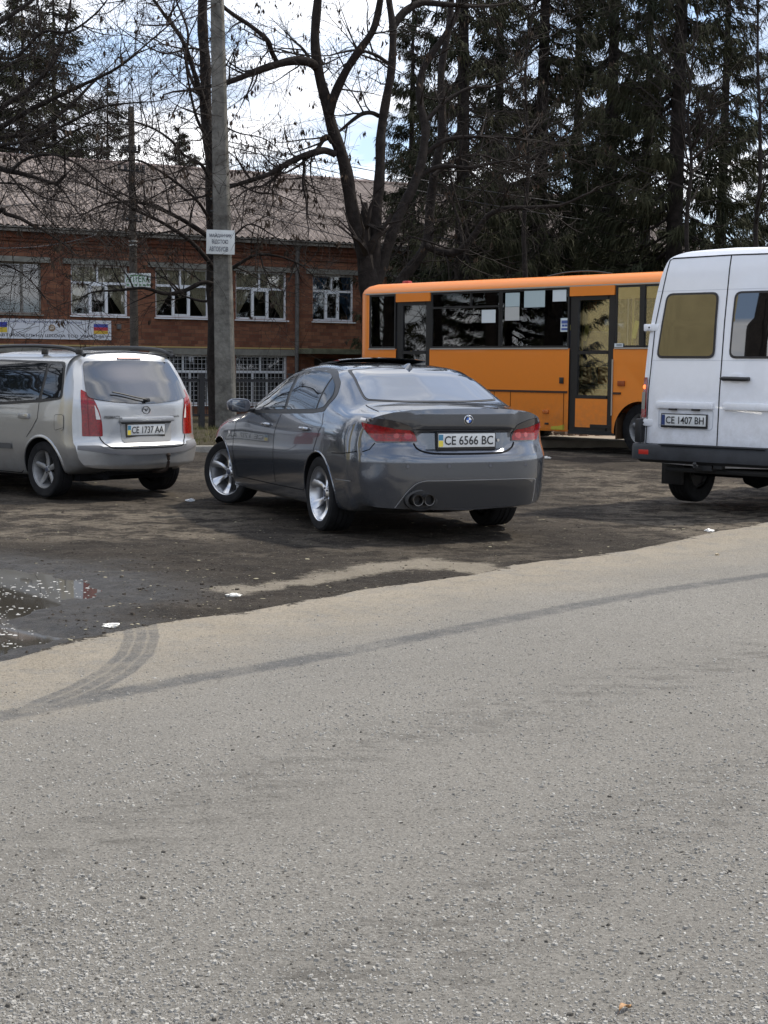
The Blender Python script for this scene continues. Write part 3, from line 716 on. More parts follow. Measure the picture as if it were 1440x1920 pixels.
for a, b, c, d, k in wins:
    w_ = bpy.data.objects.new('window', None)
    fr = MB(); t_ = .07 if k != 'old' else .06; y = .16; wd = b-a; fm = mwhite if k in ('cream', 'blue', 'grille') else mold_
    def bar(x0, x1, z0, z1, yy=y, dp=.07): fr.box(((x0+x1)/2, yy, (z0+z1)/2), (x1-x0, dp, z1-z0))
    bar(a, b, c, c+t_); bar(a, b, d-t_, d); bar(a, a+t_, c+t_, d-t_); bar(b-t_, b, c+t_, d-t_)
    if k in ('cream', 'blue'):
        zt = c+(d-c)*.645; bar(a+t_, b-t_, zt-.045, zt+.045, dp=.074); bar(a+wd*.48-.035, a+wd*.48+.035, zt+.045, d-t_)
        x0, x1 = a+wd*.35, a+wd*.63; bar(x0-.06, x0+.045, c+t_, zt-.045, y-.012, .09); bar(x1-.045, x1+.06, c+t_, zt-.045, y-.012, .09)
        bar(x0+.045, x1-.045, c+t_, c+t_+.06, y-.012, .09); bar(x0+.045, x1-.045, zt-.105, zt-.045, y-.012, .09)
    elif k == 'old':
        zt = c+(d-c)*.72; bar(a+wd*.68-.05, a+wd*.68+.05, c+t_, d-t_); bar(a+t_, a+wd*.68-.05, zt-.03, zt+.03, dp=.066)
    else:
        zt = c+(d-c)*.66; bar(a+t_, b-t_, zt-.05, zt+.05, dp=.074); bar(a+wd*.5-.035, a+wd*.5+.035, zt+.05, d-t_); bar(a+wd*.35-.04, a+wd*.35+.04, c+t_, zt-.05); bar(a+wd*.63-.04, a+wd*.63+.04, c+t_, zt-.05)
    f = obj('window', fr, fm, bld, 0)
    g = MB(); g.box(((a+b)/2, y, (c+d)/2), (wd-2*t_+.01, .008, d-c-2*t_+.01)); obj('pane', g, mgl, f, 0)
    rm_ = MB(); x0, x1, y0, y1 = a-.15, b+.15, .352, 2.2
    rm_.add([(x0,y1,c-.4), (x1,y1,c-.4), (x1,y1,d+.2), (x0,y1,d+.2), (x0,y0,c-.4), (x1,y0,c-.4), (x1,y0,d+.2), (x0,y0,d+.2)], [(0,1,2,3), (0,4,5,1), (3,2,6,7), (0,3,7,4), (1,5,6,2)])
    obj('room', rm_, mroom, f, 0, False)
    if k in ('cream', 'blue'):
        zt = c+(d-c)*.645; h = zt-c; cb = MB()
        V_, F_ = curtain(a, b, 0, 0, 30, [(d, a+.03, a+wd*.47), (zt, a+.03, a+wd*(.47 if k == 'cream' else .25))]); cb.add(V_, F_)
        V_, F_ = curtain(a, b, 0, 0, 30, [(d, a+wd*(.5 if k == 'cream' else .72), b-.03), (zt, a+wd*(.5 if k == 'cream' else .8), b-.03)]); cb.add(V_, F_)
        V_, F_ = curtain(a, b, 0, 0, 20, [(zt, a+.03, a+wd*.34), (zt-h*.3, a+.03, a+wd*.27), (zt-h*.6, a+.03, a+wd*.17), (zt-h*.85, a+.02, a+wd*.08), (c+.02, a+.02, a+wd*.05)]); cb.add(V_, F_)
        V_, F_ = curtain(a, b, 0, 0, 20, [(zt, a+wd*.64, b-.03), (zt-h*.3, a+wd*.70, b-.03), (zt-h*.6, a+wd*.80, b-.03), (zt-h*.85, a+wd*.90, b-.03), (c+.02, a+wd*.93, b-.03)]); cb.add(V_, F_)
        if k == 'cream':
            V_, F_ = curtain(a, b, 0, 0, 12, [(zt, a+wd*.38, a+wd*.60), (zt-h*.18, a+wd*.41, a+wd*.57), (zt-h*.3, a+wd*.45, a+wd*.53), (zt-h*.36, a+wd*.48, a+wd*.5)]); cb.add(V_, F_)
        obj('curtain', cb, mcur if k == 'cream' else mblue, f, 40, False)
    if k == 'grille':
        gb = MB(); n = 13; m_ = 11
        for i in range(n+1): gb.box((a+wd*i/n, .045, (c+d)/2), (.016, .016, d-c))
        for i in range(m_+1): gb.box(((a+b)/2, .062, c+(d-c)*i/m_), (wd, .014, .016))
        obj('grille', gb, mgr, f, 0)
    lb = MB()
    if k != 'grille': lb.box(((a+b)/2, -.035, d+.10), (wd+.62, .12, .19))
    else: lb.box(((a+b)/2, -.025, d+.125), (wd+.7, .10, .24))
    obj('lintel', lb, mlin, f, 0)
    sb = MB(); sb.box(((a+b)/2, -.03, c-.045), (wd+.1, .14, .05)); obj('sill', sb, mwhite if k != 'old' else mlin, f, 0)
# entrance canopy and door
mb = MB(); mb.box((13.6, -.75, 2.02), (3.4, 1.5, .2)); obj('canopy', mb, mat('canopy_concrete', (.12,.125,.085), .9, var=.4, vscale=2), bld, 0)
mb = MB(); mb.box((13.5, .3, .45), (1.56, .06, 2.6)); dr = obj('door', mb, mat('door_dark', (.035,.03,.028), .6), bld, 0)
mb = MB(); mb.tube([(11.88, -.10, 6.12), (11.88, -.12, 5.9), (11.88, -.10, 5.7), (11.88, -.10, -.9)], .085, 10); mb.lathe([(.085, 5.95), (.17, 6.12), (.17, 6.2)], c=(11.88, -.1, 0), n=12)
obj('drainpipe', mb, mat('drainpipe', (.10,.095,.09), .6, var=.3), bld)
mb = MB(); mb.box((4.5, -.06, 2.85), (.16, .12, .2), None, .02); obj('wall_lamp', mb, mat('wall_lamp', (.10,.10,.10), .5), bld)
# banner with the school's name
ban = thing('banner', 'long white lettered banner with flags hung on the brick wall below the windows', 'banner', (-14.0, 56.1, 0), BA)
Bf = lambda x, z, y: Matrix.Translation((x, y, z)) @ Matrix.Rotation(PI/2, 4, 'X')
mb = MB(); mb.box((1.25, -.03, 2.70), (5.9, .03, .72)); obj('sheet', mb, mat('banner_white', (.62,.64,.68), .7), ban, 0)
mtx = mat('banner_ink', (.02,.02,.03), .7)
text_obj('ЧЕРНІВЕЦЬКА АВТОМОБІЛЬНА ШКОЛА ТСО УКРАЇНИ', 'lettering', mtx, ban, Bf(1.17, 2.47, -.05), 5.45, .15, bold=.012)
text_obj('ТОВАРИСТВО СПРИЯННЯ ОБОРОНІ УКРАЇНИ', 'lettering', mat('banner_blue_ink', (.03,.05,.15), .7), ban, Bf(1.6, 2.965, -.05), 2.9, .085, bold=.012)
def flag(x0, x1, z0, z1, cols, nm):
    f = bpy.data.objects.new(nm, None); hs = (z1-z0)/len(cols); first = None
    for i, c in enumerate(cols):
        mb = MB(); mb.box(((x0+x1)/2, -.05, z1-hs*(i+.5)), (x1-x0, .006, hs-.0005)); o = obj(nm if i == 0 else 'stripe', mb, mat('flag%d%d' % (len(cols), i), c, .7), ban if i == 0 else first, 0)
        if i == 0: first = o
flag(3.52, 4.07, 2.56, 2.93, [(.06,.08,.35), (.45,.04,.06), (.60,.40,.05)], 'flag')
flag(-.3, .27, 2.56, 2.93, [(.04,.05,.30), (.60,.45,.05)], 'flag')
mb = MB(); mb.lathe([(.02, 0), (.125, 0), (.125, -.012), (.085, -.012), (.085, -.006), (.02, -.006)], 'y', 24, (1.93, -.05, 2.75)); em = obj('emblem', mb, mat('emblem_brown', (.30,.20,.11), .6), ban, 40)
mb = MB(); mb.lathe([(.0, -.002), (.08, -.002), (.08, -.009), (0, -.009)], 'y', 20, (1.93, -.05, 2.75)); obj('emblem_disc', mb, mat('emblem_pale', (.6,.58,.52), .6), em)
mb = MB(); mb.lathe([(.02, 0), (.035, 0), (.035, -.004), (.02, -.004)], 'y', 12, (1.93, -.061, 2.78)).lathe([(.03, 0), (.045, 0), (.045, -.004), (.03, -.004)], 'y', 12, (1.93, -.061, 2.71)); obj('emblem_mark', mb, mat('emblem_brown', (.3,.2,.1)), em)

# ---------------------------------------------------------------- fence, poles, signs, wires
fen = thing('metal_fence', 'low dark metal fence with a wide top rail in front of the brick building', 'fence', (-9.0, 46.0, 0), R(26))
mdk = mat('fence_dark', (.018,.018,.02), .6)
zf = -.45; nb = MB(); nb.box((8, 0, zf+1.42), (22, .05, .09)); nb.box((8, 0, zf+.35), (22, .04, .06)); obj('rail', nb, mdk, fen, 0)
nb = MB(); x = -3
while x < 19: nb.box((x, .0, zf+.88), (.018, .018, 1.0)); x += .14
obj('bar_panel', nb, mdk, fen, 0)
for i in range(8):
    nb = MB(); nb.box((-2.3+i*3.0, -.02, zf+.72), (.16, .16, 1.74)); nb.box((-2.3+i*3.0, -.02, zf+1.62), (.2, .2, .05)); obj('post', nb, mdk, fen, 0)

conc = mat('pole_concrete', (.145,.14,.125), .9, var=.45, vscale=3, bump=.8, bscale=18)
pb = at(424, 800, 33); pt = at(406, -60, 33)
pole = thing('concrete_pole', 'tall weathered grey concrete pole right beside the bare tree trunk', 'pole', (pb.x, 33, gz(pb.x, 33)))
pz = lambda z: (pt.x-pb.x)*(z-pb.z)/(pt.z-pb.z)
mb = MB(); V = []; F = []; n = 9; zz = [-.3, 1.5, 3, 5, 7, 8.6, 9.4]
for z in zz:
    wd = .215-.0095*z; cx = pz(z); s_ = [(-1,-.95), (-.9,-1), (.72,-1), (.9,-.8), (1,-.2), (1,.9), (.8,1), (-.9,1), (-1,.9)]
    for a, b in s_: V.append((cx+a*wd, b*wd*.9, z))
for i in range(len(zz)-1):
    for j in range(n): F.append((i*n+j, i*n+(j+1) % n, (i+1)*n+(j+1) % n, (i+1)*n+j))
F.append(tuple(range((len(zz)-1)*n, len(zz)*n))); mb.add(V, F); obj('shaft', mb, conc, pole, 20)
mb = MB()
for z in (7.85, 7.6): 
    wd = .225-.0095*z; mb.box((pz(z), 0, z-3.0), (wd*2+.02, wd*1.8+.03, .03))
obj('clamp_band', mb, mat('band', (.03,.03,.03), .6), pole, 0)
# parking sign on the concrete pole
s0 = at(387, 431, 32.72); s1 = at(440, 477, 32.72); sw, sh = s1.x-s0.x, s0.z-s1.z; sc_ = (s0+s1)/2
sg = thing('parking_sign', 'white square sign with dark blue lettering on the concrete pole', 'sign', sc_, R(4)); sg.rotation_euler[1] = R(-.8)*-1
mb = MB(); mb.box((0,0,0), (sw, .02, sh), None, .004); obj('plate', mb, mat('sign_white', (.60,.63,.62), .5, var=.06, vscale=6), sg)
mb = MB()
for z in (-sh*.3, sh*.3): mb.box((.02, .04, z), (.4, .05, .03))
obj('bracket', mb, mdk, sg)
ink = mat('sign_ink', (.015,.02,.05), .6)
Sf = lambda x, z, y=-.013: Matrix.Translation((x, y, z)) @ Matrix.Rotation(PI/2, 4, 'X')
text_obj('МАЙДАНЧИК', 'lettering', ink, sg, Sf(.00, sh*.275), sw*.78, sh*.20, bold=.012)
text_obj('ВіДСТОЮ', 'lettering', ink, sg, Sf(-.01, sh*.005), sw*.57, sh*.20, bold=.012)
text_obj('АВТОБУСіВ', 'lettering', ink, sg, Sf(-.035, -sh*.285), sw*.66, sh*.20, bold=.012)
# wooden line pole with the pharmacy sign
wy = 44.0; wb = at(254, 790, wy); wt = at(246, 200, wy)
wp = thing('wooden_pole', 'dark thin wooden line pole with small insulators in front of the brick wall', 'pole', (wb.x, wy, gz(wb.x, wy)))
wx = lambda z: (wt.x-wb.x)*(z-wb.z)/(wt.z-wb.z)
base = gz(wb.x, wy); zt_ = wt.z-base
mb = MB(); mb.tube([(0,0,-.2), (wx(3),0,3), (wx(6),0,6), (wx(zt_),0,zt_)], [.13,.12,.105,.085], 12); obj('shaft', mb, mat('pole_wood', (.075,.065,.055), .9, var=.35, vscale=5, bump=.6), wp)
mins = mat('insulator', (.03,.03,.03), .4)
for py, wd in ((322, .75), (415, .55), (285, .5)):
    z = at(250, py, wy).z-base
    mb = MB(); mb.tube([(-wd/2+wx(z), -.1, z+.04), (wd/2+wx(z), -.1, z-.02)], .035, 6); ca = obj('crossarm', mb, mdk, wp)
    for q in (-.9, -.45, .45, .9):
        mb = MB(); mb.lathe([(.0, .16), (.03, .16), (.05, .1), (.04, .07), (.055, .03), (.02, .0)], n=10, c=(wx(z)+q*wd/2, -.1, z+.02)); obj('insulator', mb, mins, ca)
z = at(250, 460, wy).z-base; mb = MB(); mb.lathe([(.118, z-.02), (.124, z-.02), (.124, z+.02), (.118, z+.02)], n=12, c=(wx(z),0,0)).lathe([(.118, z+.1), (.124, z+.1), (.124, z+.13), (.118, z+.13)], n=12, c=(wx(z),0,0)); obj('band', mb, mat('band_pale', (.45,.45,.42), .6), wp)
s0 = at(234, 512, wy-.2); s1 = at(283, 539, wy-.2); sw, sh = s1.x-s0.x, s0.z-s1.z; sc_ = (s0+s1)/2
sg2 = thing('pharmacy_sign', 'small white sign with green lettering on the wooden pole', 'sign', sc_, R(-3))
mb = MB(); mb.box((0,0,0), (sw, .02, sh), None, .004); obj('plate', mb, mat('sign_white2', (.66,.70,.68), .5), sg2)
mb = MB(); mb.box((0, .08, 0), (.06, .14, .3)); obj('bracket', mb, mdk, sg2)
grn = mat('sign_green', (.03,.17,.03), .6)
text_obj('АПТЕКА', 'lettering', grn, sg2, Sf(0, sh*.12), sw*.92, sh*.5, bold=.012)
mb = MB()
for i in range(6): mb.box((-.28+i*.115, -.012, -sh*.33), (.07, .004, .035))
mb.prism([(.30,-sh*.27), (.35,-sh*.33), (.30,-sh*.39)], -.014, -.010, lambda a, b, h: (a, h, b))
obj('arrow', mb, grn, sg2, 0)
mw = mat('wire', (.03,.03,.035), .6)
def wire(pts, label, r=.012, sag=.5):
    a, b = Vector(pts[0]), Vector(pts[1]); P_ = [a.lerp(b, i/24)-Vector((0,0,sag*4*(i/24)*(1-i/24))) for i in range(25)]
    tag(obj('overhead_wire', MB().tube(P_, r, 5), mw), label, 'wire', None)
W = at(250, 322, wy)
wire((at(250, 322, wy), at(-160, 372, 38)), 'thin wire running left from the upper crossarm of the wooden pole')
wire((at(248, 415, wy), at(-160, 442, 38)), 'thin wire running left from the lower crossarm of the wooden pole')
wire((at(246, 285, wy), at(-160, 180, 34)), 'long pale wire dropping across the upper left sky', .014, .3)
wire((at(252, 322, wy), at(1500, 470, 60)), 'thin wire running right from the wooden pole past the forked tree', .013, 1.0)
wire((at(252, 330, wy), at(1500, 500, 60)), 'thin lower wire sagging across the dark conifers above the bus', .013, 1.3)
wire((at(411, 262, 33), at(1500, 410, 70)), 'thin wire running right from the band of the concrete pole', .012, .5)
wire((at(411, 270, 33), at(1500, 430, 70)), 'second thin wire running right from the band of the concrete pole', .012, .7)

# ---------------------------------------------------------------- vehicle materials
def paint(name, c, metal=.0, rough=.3, coat=1, dirt=None, dz=(.2, .75)):
    m = mat(name, c, rough, metal, coat=coat); t = m.node_tree; P = t.nodes['Principled BSDF']
    if metal:
        v = t.nodes.new('ShaderNodeTexCoord'); n = t.nodes.new('ShaderNodeTexNoise'); n.inputs['Scale'].default_value = 700
        t.links.new(v.outputs['Object'], n.inputs['Vector']); r = t.nodes.new('ShaderNodeValToRGB'); t.links.new(n.outputs['Fac'], r.inputs[0])
        r.color_ramp.elements[0].position = .3; r.color_ramp.elements[1].position = .7
        r.color_ramp.elements[0].color = (*[q*.8 for q in c], 1); r.color_ramp.elements[1].color = (*[min(1, q*1.2) for q in c], 1)
        base = r.outputs[0]
    else: base = None
    if dirt:
        v = t.nodes.new('ShaderNodeTexCoord'); s = t.nodes.new('ShaderNodeSeparateXYZ'); t.links.new(v.outputs['Object'], s.inputs[0])
        mr = t.nodes.new('ShaderNodeMapRange'); mr.inputs[1].default_value = dz[0]; mr.inputs[2].default_value = dz[1]; mr.inputs[3].default_value = .62; mr.inputs[4].default_value = .06
        t.links.new(s.outputs[2], mr.inputs[0]); n = t.nodes.new('ShaderNodeTexNoise'); n.inputs['Scale'].default_value = 9; n.inputs['Detail'].default_value = 8; n.inputs['Roughness'].default_value = .75
        t.links.new(v.outputs['Object'], n.inputs['Vector']); r2 = t.nodes.new('ShaderNodeValToRGB'); r2.color_ramp.elements[0].position = .35; r2.color_ramp.elements[1].position = .7; t.links.new(n.outputs['Fac'], r2.inputs[0])
        mu = t.nodes.new('ShaderNodeMath'); mu.operation = 'MULTIPLY'; t.links.new(mr.outputs[0], mu.inputs[0]); t.links.new(r2.outputs[0], mu.inputs[1])
        x = t.nodes.new('ShaderNodeMixRGB'); t.links.new(mu.outputs[0], x.inputs[0]); x.inputs[2].default_value = (*dirt, 1)
        if base: t.links.new(base, x.inputs[1])
        else: x.inputs[1].default_value = (*c, 1)
        base = x.outputs[0]
        ma = t.nodes.new('ShaderNodeMath'); ma.operation = 'MULTIPLY_ADD'; t.links.new(mu.outputs[0], ma.inputs[0]); ma.inputs[1].default_value = -1.2*coat; ma.inputs[2].default_value = coat; ma.use_clamp = True
        t.links.new(ma.outputs[0], P.inputs['Coat Weight'])
    if base: t.links.new(base, P.inputs['Base Color'])
    return m
tyre_m = mat('tyre_rubber', (.016,.016,.017), .75, var=.3, vscale=12)
dark_m = mat('underbody', (.008,.008,.009), .9)
trim_m = mat('black_trim', (.014,.014,.015), .45)
cgl = mat('tinted_glass', (.008,.010,.012), .02, spec=.75, ior=1.55)
alu = mat('rim_silver', (.56,.57,.59), .3, .85, coat=.4)
alu_d = mat('rim_dirty', (.27,.27,.27), .5, .6, var=.2, vscale=12)
steel = mat('brake_disc', (.035,.033,.032), .6, .5)
red_l = mat('lamp_red', (.20,.002,.004), .16, coat=.2, var=.45, vscale=45)
smoke = mat('lamp_smoke', (.035,.030,.030), .12, coat=.8)
clear_l = mat('lamp_clear', (.55,.52,.50), .15, coat=1)
amber = mat('lamp_amber', (.45,.11,.02), .25, coat=1)
chrome = mat('chrome', (.75,.76,.78), .12, 1)
ink_m = mat('plate_ink', (.012,.012,.014), .5); plate_w = mat('plate_white', (.62,.63,.62), .45, var=.06, vscale=20)
blue_m = mat('plate_blue', (.05,.19,.30), .5); yel_m = mat('plate_yellow', (.70,.56,.07), .5); seam_m = mat('panel_gap', (.006,.006,.007), .8)
BK = Matrix(((0,0,-1,0), (-1,0,0,0), (0,1,0,0), (0,0,0,1)))      # lettering that faces the rear: right = -y, up = z
def plate(parent, x, y, z, txt, flag=True, w_=.52, h=.112, tilt=0, frame=trim_m, blue=None):
    M = Matrix.Translation((x, y, z)) @ Matrix.Rotation(tilt, 4, 'Y')
    mb = MB(); mb.box((.004, 0, -.006), (.02, w_+.024, h+.034), None, .005); f = obj('number_plate', mb, frame, parent); f.data.transform(M)
    mb = MB(); mb.box((-.009, 0, 0), (.006, w_, h), None, .0015); o = obj('plate_face', mb, plate_w, f); o.data.transform(M)
    y0 = w_/2-.022
    if flag:
        mb = MB(); mb.box((-.0125, y0, h*.22), (.002, .040, h*.42)); o = obj('plate_stripe', mb, blue_m, f, 0); o.data.transform(M)
        mb = MB(); mb.box((-.0125, y0, -h*.24), (.002, .040, h*.44)); o = obj('plate_stripe', mb, yel_m, f, 0); o.data.transform(M)
    else:
        mb = MB(); mb.box((-.0125, y0, 0), (.002, .040, h*.94)); o = obj('plate_stripe', mb, blue or blue_m, f, 0); o.data.transform(M)
    text_obj(txt, 'plate_number', ink_m, f, M @ Matrix.Translation((-.0135, -.018, 0)) @ BK, w_*.86, h*.66, bold=.012)
    return f
def wheel(parent, loc, side, r, rr, wd, n, rim_m, style, steer=0, name='wheel', camber=0):
    """axle along y, side=+1 shows its face to +y"""
    M = Matrix.Translation(loc) @ Matrix.Rotation(steer, 4, 'Z') @ (Matrix.Identity(4) if side > 0 else Matrix.Rotation(PI, 4, 'Z'))
    h = wd/2
    hb = MB(); hb.lathe([(0, -h*.55), (rr*.95, -h*.55), (rr*.95, -h*.45), (0, -h*.45)], 'y', 28); hb.lathe([(0, -.02), (rr*.62, -.02), (rr*.62, .0), (rr*.3, .0), (rr*.28, .03), (0, .03)], 'y', 24); hub = obj(name, hb, steel, parent); hub.data.transform(M)
    tb = MB(); tb.lathe([(rr-.004, -h*.86), (rr+.01, -h*.95), (r*.93, -h), (r*.985, -h*.90), (r, -h*.72), (r, -h*.42), (r-.008, -h*.40), (r-.008, -h*.36), (r, -h*.34), (r, -.008), (r-.008, -.006), (r-.008, .006), (r, .008), (r, h*.34), (r-.008, h*.36), (r-.008, h*.40), (r, h*.42), (r, h*.72), (r*.985, h*.90), (r*.93, h), (rr+.035, h*.985), (rr+.01, h*.95), (rr-.004, h*.86)], 'y', 56)
    V, F = [], []
    o = obj('tyre', tb, tyre_m, hub, 30); o.data.transform(M)
    rb = MB(); rb.lathe([(rr*.90, -h*.8), (rr*.92, h*.2), (rr*.955, h*.70), (rr*.985, h*.86), (rr+.004, h*.93), (rr-.006, h*.80), (rr*.93, h*.60), (rr*.87, h*.15), (rr*.86, -h*.8)], 'y', 48)
    rb.lathe([(0, h*.52), (rr*.13, h*.52), (rr*.17, h*.47), (rr*.24, h*.38), (rr*.24, h*.1), (0, h*.1)], 'y', 28)
    for k in range(n):
        a = 2*PI*k/n+.3; Vv = []; st = 7
        for i in range(st):
            t = i/(st-1); q = rr*(.16+.80*t)
            if style == 'seven': wv = rr*(.085+.015*math.sin(t*PI)*-1+.10*t**2.2); sw = .22*math.sin(t*PI*.9)*.5; yo = h*(.47-.20*math.sin(t*PI)+.36*t**3)
            else: wv = rr*(.16-.02*t); sw = 0; yo = h*(.45+.22*t-.1*math.sin(t*PI))
            for (u, y_) in ((-wv, yo-.012), (-wv*.35, yo), (wv*.35, yo), (wv, yo-.012), (wv*.8, yo-.04), (-wv*.8, yo-.04)):
                aa = a+sw+u/max(q, rr*.3); Vv.append((q*math.cos(aa), y_, q*math.sin(aa)))
        Ff = [(i*6+j, i*6+(j+1) % 6, (i+1)*6+(j+1) % 6, (i+1)*6+j) for i in range(st-1) for j in range(6)]; rb.add(Vv, Ff)
    o = obj('rim', rb, rim_m, hub, 40); o.data.transform(M)
    cb = MB(); cb.lathe([(0, h*.56), (rr*.10, h*.56), (rr*.125, h*.53), (rr*.125, h*.45)], 'y', 20)
    o = obj('hub_cap', cb, mat('hub_cap', (.05,.06,.09), .3), hub); o.data.transform(M)
    for k in range(5):
        a = 2*PI*k/5; cb = MB(); cb.lathe([(0, h*.50), (rr*.035, h*.50), (rr*.035, h*.40)], 'y', 8, (rr*.2*math.cos(a), 0, rr*.2*math.sin(a))); o = obj('wheel_bolt', cb, trim_m, hub); o.data.transform(M)
    return hub
def arch_cut(x, z, r, y0=.5, y1=1.3):
    c = []
    for s in (-1, 1):
        m = MB(); m.lathe([(0, y0*s), (r, y0*s), (r, y1*s), (0, y1*s)], 'y', 48, (x, 0, z)); c.append(m)
    return c
def arch_lip(bvh, x, z, r, m, parent, wd=.022, off=.006, a0=-8, a1=188, sides=('left', 'right')):
    mb = MB()
    for sd_n in sides:
        f, d = FR[sd_n]; n = 40; V = []; F = []
        for i in range(n+1):
            a = R(a0+(a1-a0)*i/n)
            for q, of in ((r+.001, -.03), (r+.001, off), (r+wd*.5, off*1.3), (r+wd, -.004)):
                u, v = x+(r+.004 if q < r+.003 else q)*math.cos(a), z+(r+.004 if q < r+.003 else q)*math.sin(a)
                h, no, _, _ = bvh.ray_cast(f(u, v), d)
                if h is None: h, no, _, _ = bvh.find_nearest(f(u, v)+d*2.1)
                if no.dot(d) > 0: no = -no
                V.append(h-d*of)
        for i in range(n):
            for j in range(3): F.append((i*4+j, i*4+j+1, i*4+j+5, i*4+j+4))
        mb.add(V, F)
    return obj('arch_lip', mb, m, parent, 60)
def pt(name, bvh, poly, side, m, parent, off=.004, step=.04, ang=40): return link(name, patch(bvh, poly, side, off, step), m, parent, ang)
def mir(p): return [(-a[0], *a[1:]) for a in p][::-1]

# ================================================================ grey sedan
car = thing('sedan', 'dark grey metallic sedan with silver spoked wheels, front wheels turned left', 'car', (.26, 13.72, 0), R(113.1))
pg = paint('paint_grey', (.108,.119,.140), .7, .19, 1, (.10,.085,.07), (.15, .42))
low = lambda W, s=1: [(0,.19), (.60,.19), (W-.075,.205), (W-.035,.34), (W,.60), (W-.008,.80)]
K = {
 -1.12: [(0,.27),(.55,.27),(.76,.285),(.835,.40),(.865,.60),(.85,.80),(.79,.995),(.70,1.04),(.58,1.068),(.36,1.088),(0,1.096)],
 -1.0: [(0,.26),(.58,.26),(.80,.28),(.862,.40),(.885,.60),(.875,.80),(.805,1.0),(.72,1.045),(.6,1.075),(.38,1.094),(0,1.102)],
 -.7: [(0,.22),(.6,.22),(.83,.24),(.885,.37),(.912,.60),(.905,.81),(.828,1.01),(.75,1.052),(.63,1.083),(.4,1.105),(0,1.113)],
 -.5: [(0,.20),(.6,.20),(.84,.22),(.89,.36),(.920,.60),(.915,.82),(.842,1.022),(.76,1.066),(.655,1.098),(.42,1.118),(0,1.126)],
 -.36: [(0,.20),(.6,.20),(.84,.22),(.892,.36),(.922,.60),(.918,.82),(.846,1.028),(.765,1.092),(.645,1.150),(.42,1.178),(0,1.190)],
 -.15: [(0,.19),(.6,.19),(.845,.21),(.892,.35),(.923,.60),(.918,.82),(.852,1.028),(.765,1.135),(.635,1.240),(.42,1.282),(0,1.296)],
 .08: [(0,.19),(.6,.19),(.846,.205),(.892,.34),(.923,.60),(.917,.81),(.858,1.02),(.765,1.19),(.612,1.332),(.41,1.388),(0,1.402)],
 .3: [(0,.19),(.6,.19),(.846,.205),(.892,.34),(.923,.60),(.916,.81),(.862,1.012),(.765,1.21),(.605,1.377),(.405,1.432),(0,1.444)],
 .9: [(0,.19),(.6,.19),(.846,.205),(.892,.34),(.923,.60),(.915,.80),(.868,.992),(.775,1.22),(.625,1.398),(.42,1.454),(0,1.470)],
 1.3: [(0,.19),(.6,.19),(.846,.205),(.892,.34),(.923,.60),(.915,.80),(.873,.980),(.785,1.20),(.645,1.365),(.44,1.434),(0,1.456)],
 1.7: [(0,.19),(.6,.19),(.846,.205),(.892,.34),(.923,.60),(.915,.79),(.879,.968),(.802,1.13),(.690,1.230),(.47,1.290),(0,1.312)],
 2.05: [(0,.19),(.6,.19),(.846,.205),(.892,.34),(.923,.60),(.915,.79),(.884,.950),(.820,1.03),(.715,1.075),(.49,1.115),(0,1.130)],
 2.25: [(0,.19),(.6,.19),(.846,.205),(.892,.34),(.922,.60),(.914,.78),(.880,.925),(.80,.968),(.67,.990),(.45,1.010),(0,1.020)],
 2.9: [(0,.19),(.6,.19),(.845,.205),(.892,.34),(.920,.58),(.905,.74),(.858,.850),(.76,.905),(.60,.935),(.38,.955),(0,.965)],
 3.35: [(0,.18),(.6,.18),(.80,.20),(.86,.32),(.88,.54),(.86,.68),(.79,.775),(.69,.82),(.55,.855),(.34,.88),(0,.89)],
 3.72: [(0,.22),(.5,.22),(.66,.24),(.72,.34),(.74,.52),(.71,.62),(.64,.68),(.56,.715),(.45,.74),(.28,.76),(0,.77)]}
def warp_s(V):
    x, y, z = V[:,0].copy(), np.abs(V[:,1]), V[:,2]
    b = smooth(-.55, -1.12, x)**1.0
    zs = [.1,.27,.5,.685,.72,.80,.90,.95,1.0,1.06,1.2]; side = np.interp(z, zs, [.09,.05,.008,0,.018,.062,.075,.065,.055,.05,.06])
    zc = [.1,.27,.5,.695,.715,.735,.905,.925,.95,1.05,1.09,1.2]; cen = np.interp(z, zc, [.09,.05,.008,0,.01,.068,.078,.035,.028,.022,.030,.05])
    k = smooth(.40, .50, y); off = cen*(1-k)+side*k
    V[:,0] += b*(off+.30*(y/.88)**3.6)
    f = smooth(3.0, 3.72, x); V[:,0] -= f*(.42*(y/.85)**2.6)+f*np.interp(z, [.1,.3,.55,.7,.9], [.04,.0,.0,.05,.16])
    return V
xs = np.unique(np.concatenate([np.linspace(-1.12, -.7, 16), np.linspace(-.7, 3.0, 75), np.linspace(3.0, 3.72, 18)]))
me, bv = body_mesh(K, xs, 5, warp_s, 30)
me.materials.append(pg)
me = cut(me, arch_cut(0,.325,.362,.52)+arch_cut(2.888,.325,.372,.45), dark_m)
link('body', me, None, car, 42)
for nm, x in (('l', 0), ('f', 2.888)): pass
for sd_n in ('left', 'right'): arch_lip(bv, 0, .325, .360, pg, car, sides=(sd_n,)); arch_lip(bv, 2.888, .325, .370, pg, car, a0=-12, a1=192, sides=(sd_n,))
side_w = [(2.02,.985,.01),(1.80,1.115),(1.5,1.265),(1.15,1.372),(.75,1.402,.1),(.35,1.368,.1),(.08,1.27,.08),(-.02,1.175,.05),(.04,1.062,.02),(.3,1.035,.01),(1.1,1.008,.01)]
